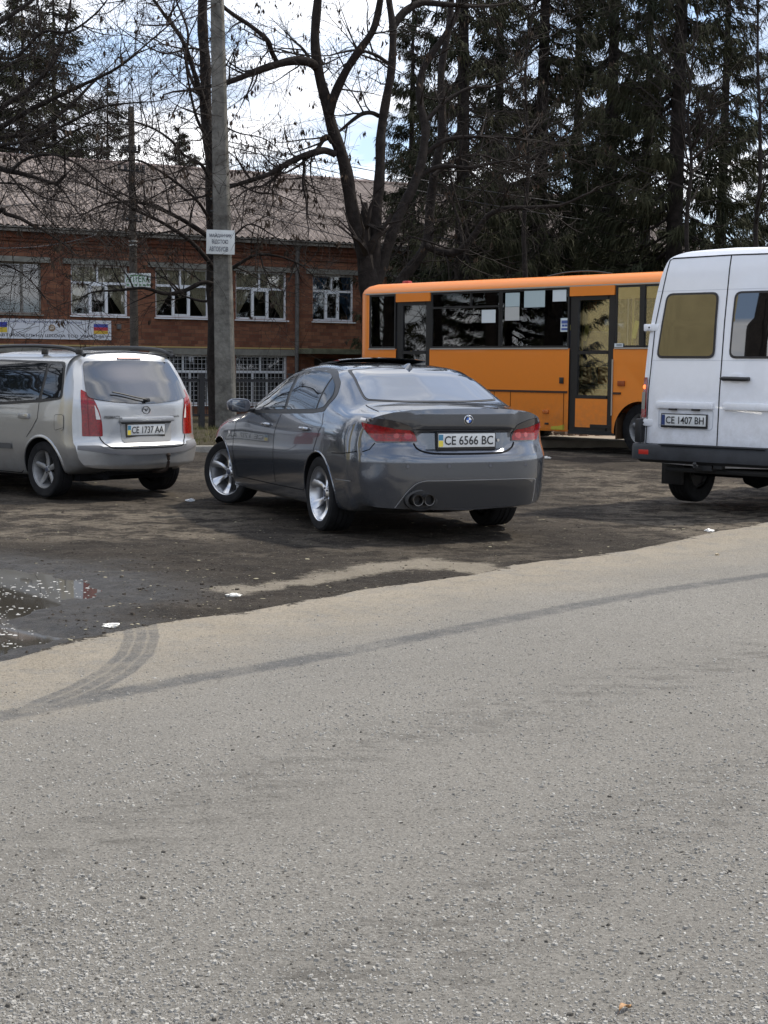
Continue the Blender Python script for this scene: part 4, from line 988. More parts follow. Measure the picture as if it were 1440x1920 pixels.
for sd_n in ('left', 'right'):
    tr_ = pt('window_trim', bv, rpoly([(2.07,.968,.01),(1.80,1.135),(1.49,1.288),(1.15,1.394),(.75,1.424,.1),(.33,1.390,.1),(.055,1.285,.08),(-.05,1.172,.05),(.02,1.04,.02),(.3,1.015,.01),(1.1,.988,.01)], .1), sd_n, trim_m, car, .003, .03)
    pt('side_window', bv, rpoly([(1.98,.995,.01),(1.78,1.11),(1.48,1.255),(1.14,1.36),(1.12,1.36,.01),(1.03,1.03,.01)], .03), sd_n, cgl, car, .0065, .03)
    pt('side_window', bv, rpoly([(1.04,1.37,.01),(.75,1.39,.1),(.40,1.362),(.29,1.33,.01),(.22,1.055,.01),(.96,1.030,.01)], .05), sd_n, cgl, car, .0065, .03)
    pt('quarter_window', bv, rpoly([(.25,1.318,.01),(.10,1.258,.06),(.01,1.175,.04),(.06,1.078,.02),(.185,1.058,.01)], .03), sd_n, cgl, car, .0065, .02)
rw = [(.535,1.392,.03),(.57,1.30,.02),(.598,1.215),(.612,1.152,.03),(.3,1.138),(-.3,1.138),(-.612,1.152,.03),(-.598,1.215),(-.57,1.30,.02),(-.535,1.392,.03),(-.25,1.416),(.25,1.416)]
sc_p = lambda P_, k: [((p[0])*k[0]+k[2], (p[1]-1.27)*k[1]+1.27, *p[2:]) for p in P_]
pt('window_trim', bv, rpoly(sc_p(rw, (1.03, 1.06, 0)), .1), 'rear', trim_m, car, .003, .03)
mirror_gl = mat('rear_glass', (.010,.012,.016), .012, spec=1.0, ior=2.7, coat=.3)
pt('rear_window', bv, rpoly(rw, .1), 'rear', mirror_gl, car, .0065, .03)
pt('windscreen', bv, rpoly([(.62,1.40,.05),(.76,1.06,.04),(0,1.045,.2),(-.76,1.06,.04),(-.62,1.40,.05),(0,1.425,.2)], .1), 'front', cgl, car, .005, .05)
seams(bv, [('left', [(1.085,.985),(1.16,.80),(1.18,.34)]), ('left', [(.02,1.03),(-.05,.93),(.02,.80),(.10,.69)]), ('left', [(.36,.38),(.42,.325),(1.2,.318),(2.38,.318)]), ('left', [(2.38,.318),(2.43,.6),(2.36,.93)]),
           ('left', [(-.35,.70),(-.6,.71),(-.78,.735)]), ('rearleft', [(.0,.735),(.06,.755),(.10,.81)]), ('left', [(2.06,.965),(2.3,.90)]),
           ('right', [(1.085,.985),(1.16,.80),(1.18,.34)]), ('right', [(-.35,.70),(-.6,.71),(-.78,.735)]),
           ('top', [(-.46,.655),(-.7,.672),(-.80,.68)]), ('top', [(-.46,-.655),(-.7,-.672),(-.80,-.68)])], 'panel_gaps', seam_m, car, .007)
lidp = [tuple(p) for p in crom([(.462,.81),(.44,.77),(.38,.738),(.27,.724),(.0,.720),(-.27,.724),(-.38,.738),(-.44,.77),(-.462,.81)], 4)]
seams(bv, [('rear', lidp)], 'lid_gap', seam_m, car, .013, .003)
seams(bv, [('rear', [(.50,.922),(-.50,.922)])], 'lid_lip_shadow_line', mat('lip_shadow', (.02,.02,.022), .5), car, .008, .002)  # dark ribbon painted as the shadow under the boot lid lip
seams(bv, [('left', [(-.42,.485),(-.70,.487)])], 'bumper_ridge', mat('ridge_grey', (.30,.31,.33), .3, .5), car, .008, .004)
# boot lid lip
for sd_n in ('rearleft', 'rearright'):
    l_ = [(.424,.818,.015),(.417,.86),(.389,.942,.04),(.33,.972),(.24,.996),(.12,1.010),(-.055,1.018,.01),(-.02,.95),(.04,.87),(.105,.812,.02)]
    lp = pt('tail_lamp', bv, rpoly(l_, .03), sd_n, smoke, car, .005, .02)
    pt('red_lens', bv, rpoly([(.417,.825,.012),(.410,.86),(.385,.915,.02),(.27,.925),(.12,.955),(-.035,.975,.01),(-.012,.945),(.045,.875),(.108,.822,.015)], .03), sd_n, red_l, lp, .0085, .02)
    for zz in (.845, .868, .891): 
        seams(bv, [(sd_n, [(.39,zz),(.20,zz+.004)])], 'lens_line', mat('lens_dark', (.12,.003,.003), .3), lp, .004, .0095)
    pt('reverse_lens', bv, rpoly([(.02,.985,.008),(-.045,.985,.008),(-.052,1.010,.008),(.02,1.002,.008)], .008), sd_n, clear_l, lp, .009, .01)
    for q_ in ((.355,.868,.030), (.27,.868,.022)):
        pt('bulb_ring', bv, [(q_[0]+q_[2]*math.cos(a), q_[1]+q_[2]*math.sin(a)) for a in np.linspace(0, 2*PI, 14)[:-1]][::-1], sd_n, mat('lamp_bright', (.30,.008,.008), .15, coat=.6), lp, .0097, .02)
    b_ = MB()
    for q in ((.33,.872),(.29,.872)):
        f, d = FR[sd_n]; h, no, _, _ = bv.ray_cast(f(*q), d); b_.lathe([(0, 0), (.022, 0)], 'x', 12)
# lower diffuser and exhaust
dm = mat('diffuser', (.035,.036,.039), .4, .3, coat=.4)
pt('diffuser', bv, rpoly([(.60,.275,.01),(.50,.43,.05),(.40,.495,.04),(-.60,.495,.05),(-.68,.44,.03),(-.66,.275,.01)], .03), 'rear', dm, car, .006, .03)
seams(bv, [('rear', [tuple(p) for p in crom([(.61,.28),(.51,.435),(.41,.50),(.2,.505),(-.60,.503),(-.69,.45),(-.68,.30)], 4)])], 'diffuser_edge', mat('ridge_grey', (.3,.31,.33), .3, .5), car, .006, .008)
cv = MB(); cv.lathe([(.0,-1.02), (.115,-1.02), (.118,-1.085), (.10,-1.088), (.095,-1.03)], 'x', 20, (0,0,0))
cv.v = [(x, y*1.25+.41, z*.75+.345) for x, y, z in cv.v]; obj('exhaust_recess', cv, trim_m, car)
for y in (.462, .362):
    mb = MB(); mb.lathe([(.036,-.85), (.046,-.86), (.048,-1.13), (.046,-1.137), (.040,-1.135), (.039,-1.02), (0,-1.02)], 'x', 22, (0, y, .348)); e = obj('exhaust_tip', mb, mat('exhaust_steel', (.09,.085,.08), .32, .9), car)
for y in (.53, .18, -.20, -.56):
    h, no, _, _ = bv.ray_cast(FR['rear'][0](y, .622), Vector((1,0,0))); mb = MB(); mb.lathe([(0,-.004), (.012,-.004), (.013,.001)], 'x', 12, h); mb.lathe([(.0135,-.001), (.0155,-.001), (.0155,-.0035), (.0135,-.0035)], 'x', 14, h, True)
    obj('parking_sensor', mb, mat('sensor', (.10,.10,.11), .4), car)
plate(car, -1.062, 0, .832, 'CE 6566 BC', True, .52, .112)
mb = MB(); mb.lathe([(0,-.006), (.012,-.006), (.013,0)], 'x', 14, (-1.05, -.30, .83)); obj('lid_lock', mb, chrome, car)
# roundel
rb = Vector(bv.ray_cast(FR['rear'][0](0, 1.0), Vector((1,0,0)))[0]); 
mb = MB(); mb.lathe([(0,.002), (.041,.002), (.041,-.006), (.037,-.008), (.0,-.008)], 'x', 32, rb); ro_ = obj('badge', mb, chrome, car)
mb = MB(); mb.lathe([(0,-.0085), (.038,-.0085), (.037,-.0095), (0,-.0095)], 'x', 32, rb); obj('badge_ring', mb, mat('badge_black', (.01,.01,.012), .3), ro_)
def quad(a0, m, nm):
    mb = MB(); n = 8; V = [(rb.x-.0102, rb.y, rb.z)]
    for i in range(n+1): a = a0+PI/2*i/n; V.append((rb.x-.0102, rb.y+.0235*math.cos(a), rb.z+.0235*math.sin(a)))
    mb.add(V, [(0, i+1, i+2) for i in range(n)]); obj(nm, mb, m, ro_, 0)
bb_ = mat('badge_blue', (.03,.12,.45), .3); bw = mat('badge_white', (.75,.77,.8), .3)
quad(0, bb_, 'badge_quarter'); quad(PI, bb_, 'badge_quarter'); quad(PI/2, bw, 'badge_quarter'); quad(-PI/2, bw, 'badge_quarter')
text_obj('BMW', 'badge_letters', bw, ro_, Matrix.Translation((rb.x-.0102, 0, rb.z+.0305)) @ BK, .034, .009, bold=.01)
# antenna fin
mb = MB(); V = []; F = []
for x, hw, hz in ((.30,.006,.004), (.24,.022,.018), (.17,.030,.045), (.12,.028,.060), (.095,.012,.060)):
    z0 = np.interp(x, [.08,.3], [1.402,1.444])-.004
    V += [(x, -hw-.012, z0), (x, -hw*.35, z0+hz*.8), (x, 0, z0+hz), (x, hw*.35, z0+hz*.8), (x, hw+.012, z0)]
for i in range(4):
    for j in range(4): F.append((i*5+j, i*5+j+1, i*5+j+6, i*5+j+5))
F.append((20,21,22,23,24)); mb.add(V, F); obj('antenna', mb, pg, car, 50)
# raised sunroof panel
mb = MB(); V = []; F = []
for i in range(9):
    y = -.44+.11*i
    for x, z in ((.70,1.512), (.74,1.518), (1.22,1.480), (1.22,1.466), (.72,1.500)): V.append((x, y, z-.05*(y/.62)**2))
for i in range(8):
    for j in range(5): F.append((i*5+j, i*5+(j+1) % 5, (i+1)*5+(j+1) % 5, (i+1)*5+j))
F += [tuple(range(5)), tuple(40+j for j in range(5))]; mb.add(V, F); obj('sunroof', mb, cgl, car, 40)
# handles, mirrors, headlamps, lip
for s, sd_n in ((1, 'left'), (-1, 'right')):
    for x in (1.40, .35):
        h, no, _, _ = bv.ray_cast(FR[sd_n][0](x, .868), FR[sd_n][1])
        mb = MB(); mb.lathe([(0,0), (.055,0), (.06,-.003)], 'y', 20); mb.v = [(x_*1.1, y_, z_*.62) for x_, y_, z_ in mb.v]; c_ = obj('handle_cup', mb, mat('handle_cup', (.05,.05,.055), .4, .4), car); c_.data.transform(Matrix.Translation(h+no*.003))
        mb = MB(); mb.tube(crom([(-.095, s*.004, .010), (-.06, s*.026, .014), (0, s*.032, .014), (.06, s*.028, .012), (.085, s*.006, .008)], 4), [.010]+[.014]*15+[.010], 8); o = obj('door_handle', mb, mat('handle_paint', (.42,.43,.45), .25, .6, coat=1), car); o.data.transform(Matrix.Translation(h))
    mb = MB(); V = []; F = []; n = 12
    for i, (x, k) in enumerate(((1.86,.92), (1.87,1), (1.93,1.0), (2.0,.86), (2.04,.55), (2.055,.15))):
        for j in range(n):
            a = 2*PI*j/n; cx_, cz_ = math.copysign(abs(math.cos(a))**.6, math.cos(a)), math.copysign(abs(math.sin(a))**.7, math.sin(a)); V.append((x+.02*cx_*s*s, s*(1.025+.105*k*cx_), 1.045+.068*k*cz_))
    for i in range(5):
        for j in range(n): F.append((i*n+j, i*n+(j+1) % n, (i+1)*n+(j+1) % n, (i+1)*n+j))
    F.append(tuple(range(n))); mb.add(V, F); mi = obj('wing_mirror', mb, mat('mirror_blue', (.025,.032,.05), .3, .3, coat=1), car, 50)
    mb = MB(); mb.box((1.93, s*.905, .998), (.09, .10, .035), None, .012); obj('mirror_arm', mb, trim_m, mi)
    mb = MB(); mb.box((1.853, s*1.025, 1.045), (.006, .165, .10), None, .002); obj('mirror_glass', mb, mat('mirror_dark', (.02,.03,.05), .05, spec=1, ior=1.8), mi)
    pt('head_lamp', bv, rpoly([(s*.78,.66,.03),(s*.52,.60,.03),(s*.50,.66,.03),(s*.72,.74,.03)] if s > 0 else [(s*.72,.74,.03),(s*.50,.66,.03),(s*.52,.60,.03),(s*.78,.66,.03)], .03), 'front', mat('headlamp', (.45,.45,.43), .08, coat=1), car, .006, .03)
    pt('side_marker', bv, rpoly([(2.52,.745,.01),(2.60,.745,.01),(2.60,.77,.01),(2.52,.77,.01)], .01), sd_n, clear_l, car, .006, .02)
pt('grille', bv, rpoly([(.05,.58),(.3,.57),(.28,.68),(.05,.70)], .03), 'front', trim_m, car, .006, .04); pt('grille', bv, rpoly([(-.05,.70),(-.28,.68),(-.3,.57),(-.05,.58)], .03), 'front', trim_m, car, .006, .04)
mb = MB(); mb.tube(crom([(2.05,-.55,1.09), (2.12,-.2,1.075), (2.1,.3,1.085), (2.0,.6,1.10)], 4), .01, 6); obj('wiper', mb, trim_m, car)
mb = MB(); mb.box((1.4, 0, .28), (3.4, 1.35, .18)); mb.tube([(-.85,.41,.33), (.3,.35,.25), (2.5,.1,.24)], .04, 8); obj('underbody', mb, dark_m, car, 0)
wheel(car, (0,.785,.325), 1, .327, .235, .245, 7, alu, 'seven'); wheel(car, (0,-.785,.325), -1, .327, .235, .245, 7, alu, 'seven')
wheel(car, (2.888,.775,.325), 1, .327, .235, .235, 7, alu, 'seven', R(27)); wheel(car, (2.888,-.775,.325), -1, .327, .235, .235, 7, alu, 'seven', R(24))

# ================================================================ silver minivan
mz = thing('minivan', 'silver minivan with black roof rails and tall red tail lamps', 'car', (-3.11, 17.12, 0), R(136.7))
ps = paint('paint_silver', (.40,.408,.415), .72, .36, .8, (.22,.19,.15), (.15, .6))
K = {
 -.80: [(0,.33),(.5,.33),(.70,.35),(.79,.45),(.815,.60),(.815,.80),(.805,.98),(.745,1.20),(.66,1.44),(.45,1.53),(0,1.555)],
 -.6: [(0,.28),(.5,.28),(.74,.30),(.815,.42),(.842,.60),(.842,.80),(.828,.99),(.77,1.22),(.68,1.46),(.47,1.548),(0,1.572)],
 0: [(0,.22),(.5,.22),(.76,.24),(.825,.40),(.852,.60),(.852,.80),(.838,.985),(.78,1.22),(.69,1.47),(.48,1.56),(0,1.585)],
 1.0: [(0,.20),(.5,.20),(.77,.22),(.828,.38),(.852,.60),(.852,.78),(.840,.965),(.785,1.21),(.695,1.465),(.48,1.56),(0,1.588)],
 1.75: [(0,.20),(.5,.20),(.77,.22),(.828,.38),(.852,.60),(.850,.77),(.838,.94),(.79,1.17),(.70,1.38),(.48,1.48),(0,1.51)],
 2.35: [(0,.20),(.5,.20),(.77,.22),(.828,.38),(.850,.58),(.848,.76),(.832,.92),(.79,1.0),(.70,1.06),(.5,1.11),(0,1.13)],
 2.9: [(0,.20),(.5,.20),(.76,.22),(.82,.38),(.84,.56),(.83,.72),(.79,.83),(.72,.88),(.6,.91),(.38,.93),(0,.94)],
 3.52: [(0,.22),(.45,.22),(.62,.25),(.68,.36),(.70,.50),(.67,.60),(.62,.66),(.55,.69),(.45,.71),(.28,.725),(0,.73)]}
def warp_m(V):
    x, y, z = V[:,0].copy(), np.abs(V[:,1]), V[:,2]
    b = smooth(-.25, -.80, x)
    off = np.interp(z, [.3,.36,.50,.57,.60,.66,1.0,1.05,1.25,1.42,1.50,1.56,1.6], [.05,.015,.0,.0,.035,.05,.07,.085,.20,.32,.36,.42,.44])
    V[:,0] += b*(off+.20*(y/.80)**3.2)
    f = smooth(3.0, 3.52, x); V[:,0] -= f*(.34*(y/.8)**2.6)
    return V
xs = np.unique(np.concatenate([np.linspace(-.80, -.25, 20), np.linspace(-.25, 3.0, 66), np.linspace(3.0, 3.52, 12)]))
me, bv = body_mesh(K, xs, 5, warp_m, 26); me.materials.append(ps)
me = cut(me, arch_cut(0,.30,.345,.5)+arch_cut(2.67,.30,.345,.45), dark_m); link('body', me, None, mz, 42)
for sd_n in ('left', 'right'): arch_lip(bv, 0, .30, .343, ps, mz, .035, .010, sides=(sd_n,)); arch_lip(bv, 2.67, .30, .343, ps, mz, .035, .008, sides=(sd_n,))
for sd_n in ('left', 'right'):
    pt('window_trim', bv, rpoly([(2.25,.97,.02),(1.6,1.40,.06),(1.0,1.475,.05),(-.28,1.455,.07),(-.365,1.06,.06),(.0,1.02,.02),(1.0,.965,.02)], .04), sd_n, trim_m, mz, .003, .04)
    pt('side_window', bv, rpoly([(-.01,1.435,.02),(-.245,1.430,.05),(-.335,1.08,.05),(.0,1.055,.02)], .03), sd_n, cgl, mz, .0065, .03)
    pt('side_window', bv, rpoly([(1.0,1.45,.02),(.04,1.435,.02),(.055,1.05,.02),(.96,.995,.02)], .03), sd_n, cgl, mz, .0065, .04)
    pt('side_window', bv, rpoly([(2.12,1.0,.02),(1.58,1.375,.06),(1.06,1.45,.02),(1.02,.995,.02)], .03), sd_n, cgl, mz, .0065, .04)
    seams(bv, [(sd_n, [(.04,1.02),(.05,.85),(.15,.74),(.26,.64)]), (sd_n, [(1.0,.97),(1.02,.25)]), (sd_n, [(.40,.27),(.46,.24),(2.1,.24)])], 'panel_gaps', seam_m, mz, .007)
    for x in (.30, 1.28):
        h, no, _, _ = bv.ray_cast(FR[sd_n][0](x, .865), FR[sd_n][1]); mb = MB(); mb.box((0,0,0), (.19,.03,.055), None, .012); o = obj('door_handle', mb, ps, mz); o.data.transform(Matrix.Translation(h+no*.012))
    mbm = pt('side_moulding', bv, rpoly([(.55,.50,.02),(.55,.56,.02),(2.1,.545,.02),(2.1,.49,.02)], .02), sd_n, mat('moulding_grey', (.07,.072,.075), .5), mz, .012, .04)
    s = 1 if sd_n == 'left' else -1
    rl = MB(); rl.tube(crom([(-.46,s*.60,1.525), (-.34,s*.605,1.565), (-.1,s*.61,1.605), (.5,s*.62,1.625), (1.2,s*.62,1.61), (1.55,s*.62,1.535)], 5), .022, 8)
    ra = obj('roof_rail', rl, trim_m, mz)
    for x in (-.38, .25, 1.4): mb = MB(); mb.box((x, s*.61, 1.56), (.10,.03,.06), None, .01); obj('rail_foot', mb, trim_m, ra)
    ll = [(.515,.675,.01),(.33,.670,.02),(.105,.675,.02),(-.035,.70,.01),(-.045,.90),(-.03,1.155,.02),(.03,1.14,.02),(.14,1.06),(.25,.95),(.33,.80)]
    ll = [(.105,.672,.012),(-.10,.675,.012),(-.105,.90),(-.125,1.165,.012),(-.065,1.135,.03),(.025,1.05,.05),(.075,.93,.05),(.10,.80,.05)]
    fr_ = 'rear'+sd_n; lp = pt('tail_lamp', bv, rpoly(ll, .03), fr_, red_l, mz, .006, .025)
    pt('clear_lens', bv, rpoly([(.022,1.005,.01),(.055,.94,.02),(.083,.85,.01),(.038,.85,.01)], .02), fr_, clear_l, lp, .010, .015)
    seams(bv, [(fr_, [(-.05,1.11),(-.04,.90),(-.03,.69)])], 'lens_line', mat('lens_dark', (.12,.003,.003), .3), lp, .006, .0095)
pt('fuel_flap', bv, rpoly([(-.41,.735,.03),(-.41,.895,.03),(-.265,.895,.03),(-.265,.735,.03)], .03), 'left', ps, mz, .005, .02)
seams(bv, [('left', [tuple(q) for q in rpoly([(-.412,.733,.03),(-.412,.897,.03),(-.263,.897,.03),(-.263,.733,.03)], .03)]+[(-.412,.763)])], 'flap_gap', seam_m, mz, .004, .006)
rwm = [(.57,1.455,.03),(.635,1.25),(.665,1.075,.05),(.45,1.035,.1),(0,1.005,.2),(-.45,1.035,.1),(-.665,1.075,.05),(-.635,1.25),(-.57,1.455,.03),(0,1.475,.2)]
pt('rear_window', bv, rpoly(rwm, .05), 'rear', mat('rear_glass_m', (.012,.013,.015), .03, spec=1, ior=1.75), mz, .014, .03)
mb = MB(); mb.tube(crom([(-.765,.0,1.055), (-.745,.15,1.085), (-.71,.33,1.125), (-.695,.42,1.14)], 4), [.009]*12+[.005], 6); mb.lathe([(0,-.04), (.022,-.035), (.026,.05)], 'x', 14, (-.745,.0,1.05)); obj('rear_wiper', mb, trim_m, mz)
pt('high_brake_lamp', bv, rpoly([(.16,1.488,.008),(.16,1.515,.008),(-.16,1.515,.008),(-.16,1.488,.008)], .01), 'rear', mat('brake_dull', (.30,.04,.04), .3), mz, .012, .02)
seams(bv, [('rear', [tuple(p) for p in crom([(.575,.67),(.56,.63),(.50,.565),(.40,.545),(0,.54),(-.40,.545),(-.50,.565),(-.56,.63),(-.575,.67)], 4)])], 'gate_gap', seam_m, mz, .012, .003)
pt('bumper_moulding', bv, rpoly([(.80,.535,.01),(.80,.575,.01),(.60,.575,.02),(.50,.537,.03),(.38,.525,.05),(-.38,.525,.05),(-.50,.537,.03),(-.60,.60,.02),(-.80,.60,.01),(-.80,.535,.01),(-.45,.48,.05),(0,.465,.2),(.45,.48,.05)], .03), 'rear', mat('moulding_grey2', (.13,.13,.135), .5), mz, .009, .025)
# plate recess
pt('plate_recess', bv, rpoly([(.33,.60,.05),(.345,.82,.01),(-.345,.82,.01),(-.33,.60,.05)], .03), 'rear', mat('recess_silver', (.30,.30,.295), .5, .3), mz, .004, .03)
gb = MB(); gb.box((-.755, 0, .845), (.05, .70, .055), None, .012); obj('gate_grip', gb, ps, mz)
gb = MB(); gb.box((-.735, 0, .812), (.03, .66, .02)); obj('grip_gap', gb, trim_m, mz, 0)
plate(mz, -.752, .02, .735, 'CE 1737 AA', True, .5, .112, R(-3), mat('plate_frame_brown', (.06,.05,.035), .6))
for q, tx, y, wd_, hh in ((0, 'PREMACY', .437, .185, .034), (1, 'mazda', -.405, .12, .026)):
    h, no, _, _ = bv.ray_cast(FR['rear'][0](y, .872), Vector((1,0,0))); al = math.atan2(no.y, -no.x)
    text_obj(tx, 'badge_letters', mat('badge_dark_chrome', (.11,.11,.11), .3, .7), mz, Matrix.Translation(h+no*.015) @ Matrix.Rotation(-al, 4, 'Z') @ BK, wd_, hh, bold=.02)
h = bv.ray_cast(FR['rear'][0](0, .945), Vector((1,0,0)))[0]
mb = MB(); ov = [(math.cos(a)*.052, math.sin(a)*.038) for a in np.linspace(0, 2*PI, 25)]
mb.tube([(h.x-.006, a, h.z+b) for a, b in ov], .0045, 6); mb.tube(crom([(h.x-.006,-.045,h.z+.012), (h.x-.006,-.018,h.z+.012), (h.x-.006,0,h.z-.01), (h.x-.006,.018,h.z+.012), (h.x-.006,.045,h.z+.012)], 4), .005, 6); obj('badge', mb, mat('badge_dark_chrome', (.11,.11,.11), .3, .7), mz)
mb = MB(); mb.tube(crom([(-.55,-.17,.27), (-.72,-.17,.27), (-.86,-.17,.30), (-.90,-.17,.38), (-.90,-.17,.44)], 5), .017, 8); mb.lathe([(0,.025), (.018,.018), (.026,0), (.018,-.018), (0,-.025)], n=14, c=(-.90,-.17,.46)); obj('tow_hook', mb, mat('rust_dark', (.03,.022,.018), .8), mz)
mb = MB(); mb.box((1.1, 0, .24), (3.0, 1.25, .12)); mb.box((-.48, 0, .29), (.3, .9, .1), None, .03); mb.tube([(-.62,.45,.24), (-.2,.45,.24)], .045, 10); obj('underbody', mb, dark_m, mz, 0)
pt('windscreen', bv, rpoly([(.6,1.45),(.76,1.12),(-.76,1.12),(-.6,1.45)], .06), 'front', cgl, mz, .005, .05)
for s in (1, -1):
    pt('head_lamp', bv, rpoly([(s*.70,.56),(s*.42,.54),(s*.42,.64),(s*.66,.70)][::s], .03), 'front', clear_l, mz, .006, .03)
    mb = MB(); mb.box((2.0, s*.96, 1.0), (.12, .2, .14), None, .03); obj('wing_mirror', mb, ps, mz)
wheel(mz, (0,.725,.300), 1, .303, .200, .20, 5, alu_d, 'five'); wheel(mz, (0,-.725,.300), -1, .303, .200, .20, 5, alu_d, 'five')
wheel(mz, (2.67,.725,.300), 1, .303, .200, .20, 5, alu_d, 'five'); wheel(mz, (2.67,-.725,.300), -1, .303, .200, .20, 5, alu_d, 'five')

# ================================================================ white van
vn = thing('white_van', 'white high roof van with two rear doors and dark bumper', 'van', (3.94, 16.19, 0), R(47.7))
pw = paint('paint_white', (.77,.78,.81), 0, .38, .6, (.33,.31,.28), (.3, 1.4))
K = {}
for x in (-.90, -.7, 0, 2.6, 3.1): K[x] = [(0,.46),(.6,.46),(.90,.48),(.955,.60),(.962,.95),(.945,1.35),(.895,1.9),(.795,2.42),(.715,2.58),(.50,2.645),(0,2.665)]
K[3.45] = [(0,.42),(.6,.42),(.90,.44),(.955,.60),(.960,.90),(.94,1.2),(.88,1.7),(.79,2.15),(.70,2.30),(.50,2.36),(0,2.38)]
K[4.1] = [(0,.40),(.6,.40),(.88,.42),(.94,.56),(.945,.80),(.92,1.0),(.88,1.15),(.80,1.25),(.68,1.30),(.45,1.34),(0,1.36)]
K[4.75] = [(0,.38),(.5,.38),(.70,.40),(.76,.52),(.76,.70),(.74,.85),(.70,.93),(.62,.98),(.5,1.0),(.3,1.02),(0,1.03)]
def warp_v(V):
    x, y, z = V[:,0].copy(), np.abs(V[:,1]), V[:,2]
    b = smooth(-.45, -.90, x); V[:,0] += b*(np.interp(z, [.4,.65,1.2,1.9,2.45,2.58,2.64,2.67], [.04,.04,.06,.12,.19,.22,.27,.33])+.09*(y/.96)**10)
    return V
xs = np.unique(np.concatenate([np.linspace(-.9, -.45, 14), np.linspace(-.45, 4.75, 70)]))
me, bv = body_mesh(K, xs, 5, warp_v, 24); me.materials.append(pw)
me = cut(me, arch_cut(0,.345,.40,.45)+arch_cut(3.55,.345,.40,.45), dark_m); link('body', me, None, vn, 40)
dl = [(.862,.655),(.858,1.2),(.822,1.9),(.742,2.40),(.715,2.565)]
seams(bv, [('rear', dl), ('rear', [(-a, b) for a, b in dl]), ('rear', [(.715,2.575),(0,2.585),(-.715,2.575)]), ('rear', [(0,.655),(0,2.58)]), ('rear', [(.862,.655),(-.862,.655)])], 'door_gaps', seam_m, vn, .012, .003)
for z_ in (2.24, 1.525): seams(bv, [('rear', [(.83,z_),(-.83,z_)])], 'press_line', mat('press_line', (.50,.52,.56), .5), vn, .004, .002)
rub_m = mat('window_rubber', (.02,.017,.016), .6)
for s in (1, -1):
    wp_ = [(s*.09,2.215),(s*.08,1.545),(s*.775,1.545),(s*.705,2.215)]; wi = [(s*.112,2.193),(s*.103,1.568),(s*.75,1.568),(s*.684,2.193)]
    if s < 0: wp_ = wp_[::-1]; wi = wi[::-1]
    fr_ = pt('rear_window', bv, rpoly(wp_, .075), 'rear', rub_m, vn, .010, .03); pt('pane', bv, rpoly(wi, .06), 'rear', mat('van_glass', (.010,.009,.008), .012, spec=1, ior=1.75), fr_, .013, .04)
    lz = lambda a, b, y0=.868: [(s*y0,a),(s*y0,b),(s*.955,b),(s*.955,a)] if s < 0 else [(.955,a),(.955,b),(y0,b),(y0,a)]
    lp = pt('tail_lamp', bv, rpoly([(s*.866,.925),(s*.872,1.345),(s*.958,1.345),(s*.962,.925)], .01), 'rear', red_l, vn, .012, .02)
    pt('reverse_lens', bv, rpoly([(s*.885,1.015),(s*.888,1.19),(s*.953,1.19),(s*.957,1.015)], .006), 'rear', mat('lens_grey', (.22,.21,.17), .3), lp, .015, .02)
    b2 = MB(); h = bv.ray_cast(FR['rear'][0](s*.915, 1.245), Vector((1,0,0)))[0]; b2.lathe([(0,-.022), (.018,-.021), (.024,-.016)], 'x', 16, h); o = obj('lit_bulb', b2, mat('bulb', (.9,.15,.05), .3, emit=(1,.18,.05,1.6)), lp) if s > 0 else None
    for z in (1.865, .875):
        h, no, _, _ = bv.ray_cast(FR['rear'][0](s*.865, z), Vector((1,0,0))); mb = MB(); mb.box((0,0,0), (.035,.185,.075), None, .012); mb.box((-.018, s*.03, 0), (.02,.06,.05), None, .006); o = obj('hinge', mb, pw, vn); o.data.transform(Matrix.Translation(h+Vector((-.008, s*.005, 0))))
        mb = MB(); mb.lathe([(0,-.03), (.010,-.03), (.010,0)], 'x', 8, h+Vector((-.01, s*.02, 0))); obj('hinge_bolt', mb, trim_m, o)
    # pressed bar and plate field
    rbm = MB(); y0, y1 = (.73, .055) if s > 0 else (-.055, -.73); 
    h = bv.ray_cast(FR['rear'][0]((y0+y1)/2, 1.065), Vector((1,0,0)))[0]; rbm.box((h.x-.012, (y0+y1)/2, 1.065), (.05, abs(y0-y1), .075), None, .02); obj('pressed_bar', rbm, pw, vn, 50)
fld = [(.70,.82,.04),(.70,1.015,.02),(.06,1.015,.02),(.06,.82,.04)]
mb = MB(); h = bv.ray_cast(FR['rear'][0](.385, .9), Vector((1,0,0)))[0]
seams(bv, [('rear', [tuple(q) for q in rpoly(fld, .04)]+[(.70,.86)])], 'plate_field_edge', mat('press_line', (.5,.52,.56), .5), vn, .010, .003)
for y in (.52, .25): mb = MB(); mb.box((h.x-.02, y, 1.022), (.05,.08,.018), None, .005); obj('plate_lamp', mb, rub_m, vn)
plate(vn, h.x-.022, .385, .912, 'CE 1407 BH', False, .52, .112, blue=mat('plate_navy', (.02,.04,.14), .5))
h = bv.ray_cast(FR['rear'][0](-.18, 1.34), Vector((1,0,0)))[0]
mb = MB(); mb.lathe([(0,.002), (.085,.002), (.095,-.004), (.08,-.008), (0,-.003)], 'x', 24); mb.v = [(x, y, z*.55) for x, y, z in mb.v]; o = obj('handle_cup', mb, pw, vn); o.data.transform(Matrix.Translation(h+Vector((0, 0, .012))))
mb = MB(); mb.tube([(h.x-.035, -.02, 1.345), (h.x-.045, -.06, 1.345), (h.x-.045, -.30, 1.34), (h.x-.035, -.34, 1.34)], [.014,.022,.022,.014], 10); mb.box((h.x-.015, -.05, 1.342), (.04,.05,.04), None, .01); mb.box((h.x-.015, -.31, 1.342), (.04,.05,.04), None, .01); obj('door_handle', mb, trim_m, vn)
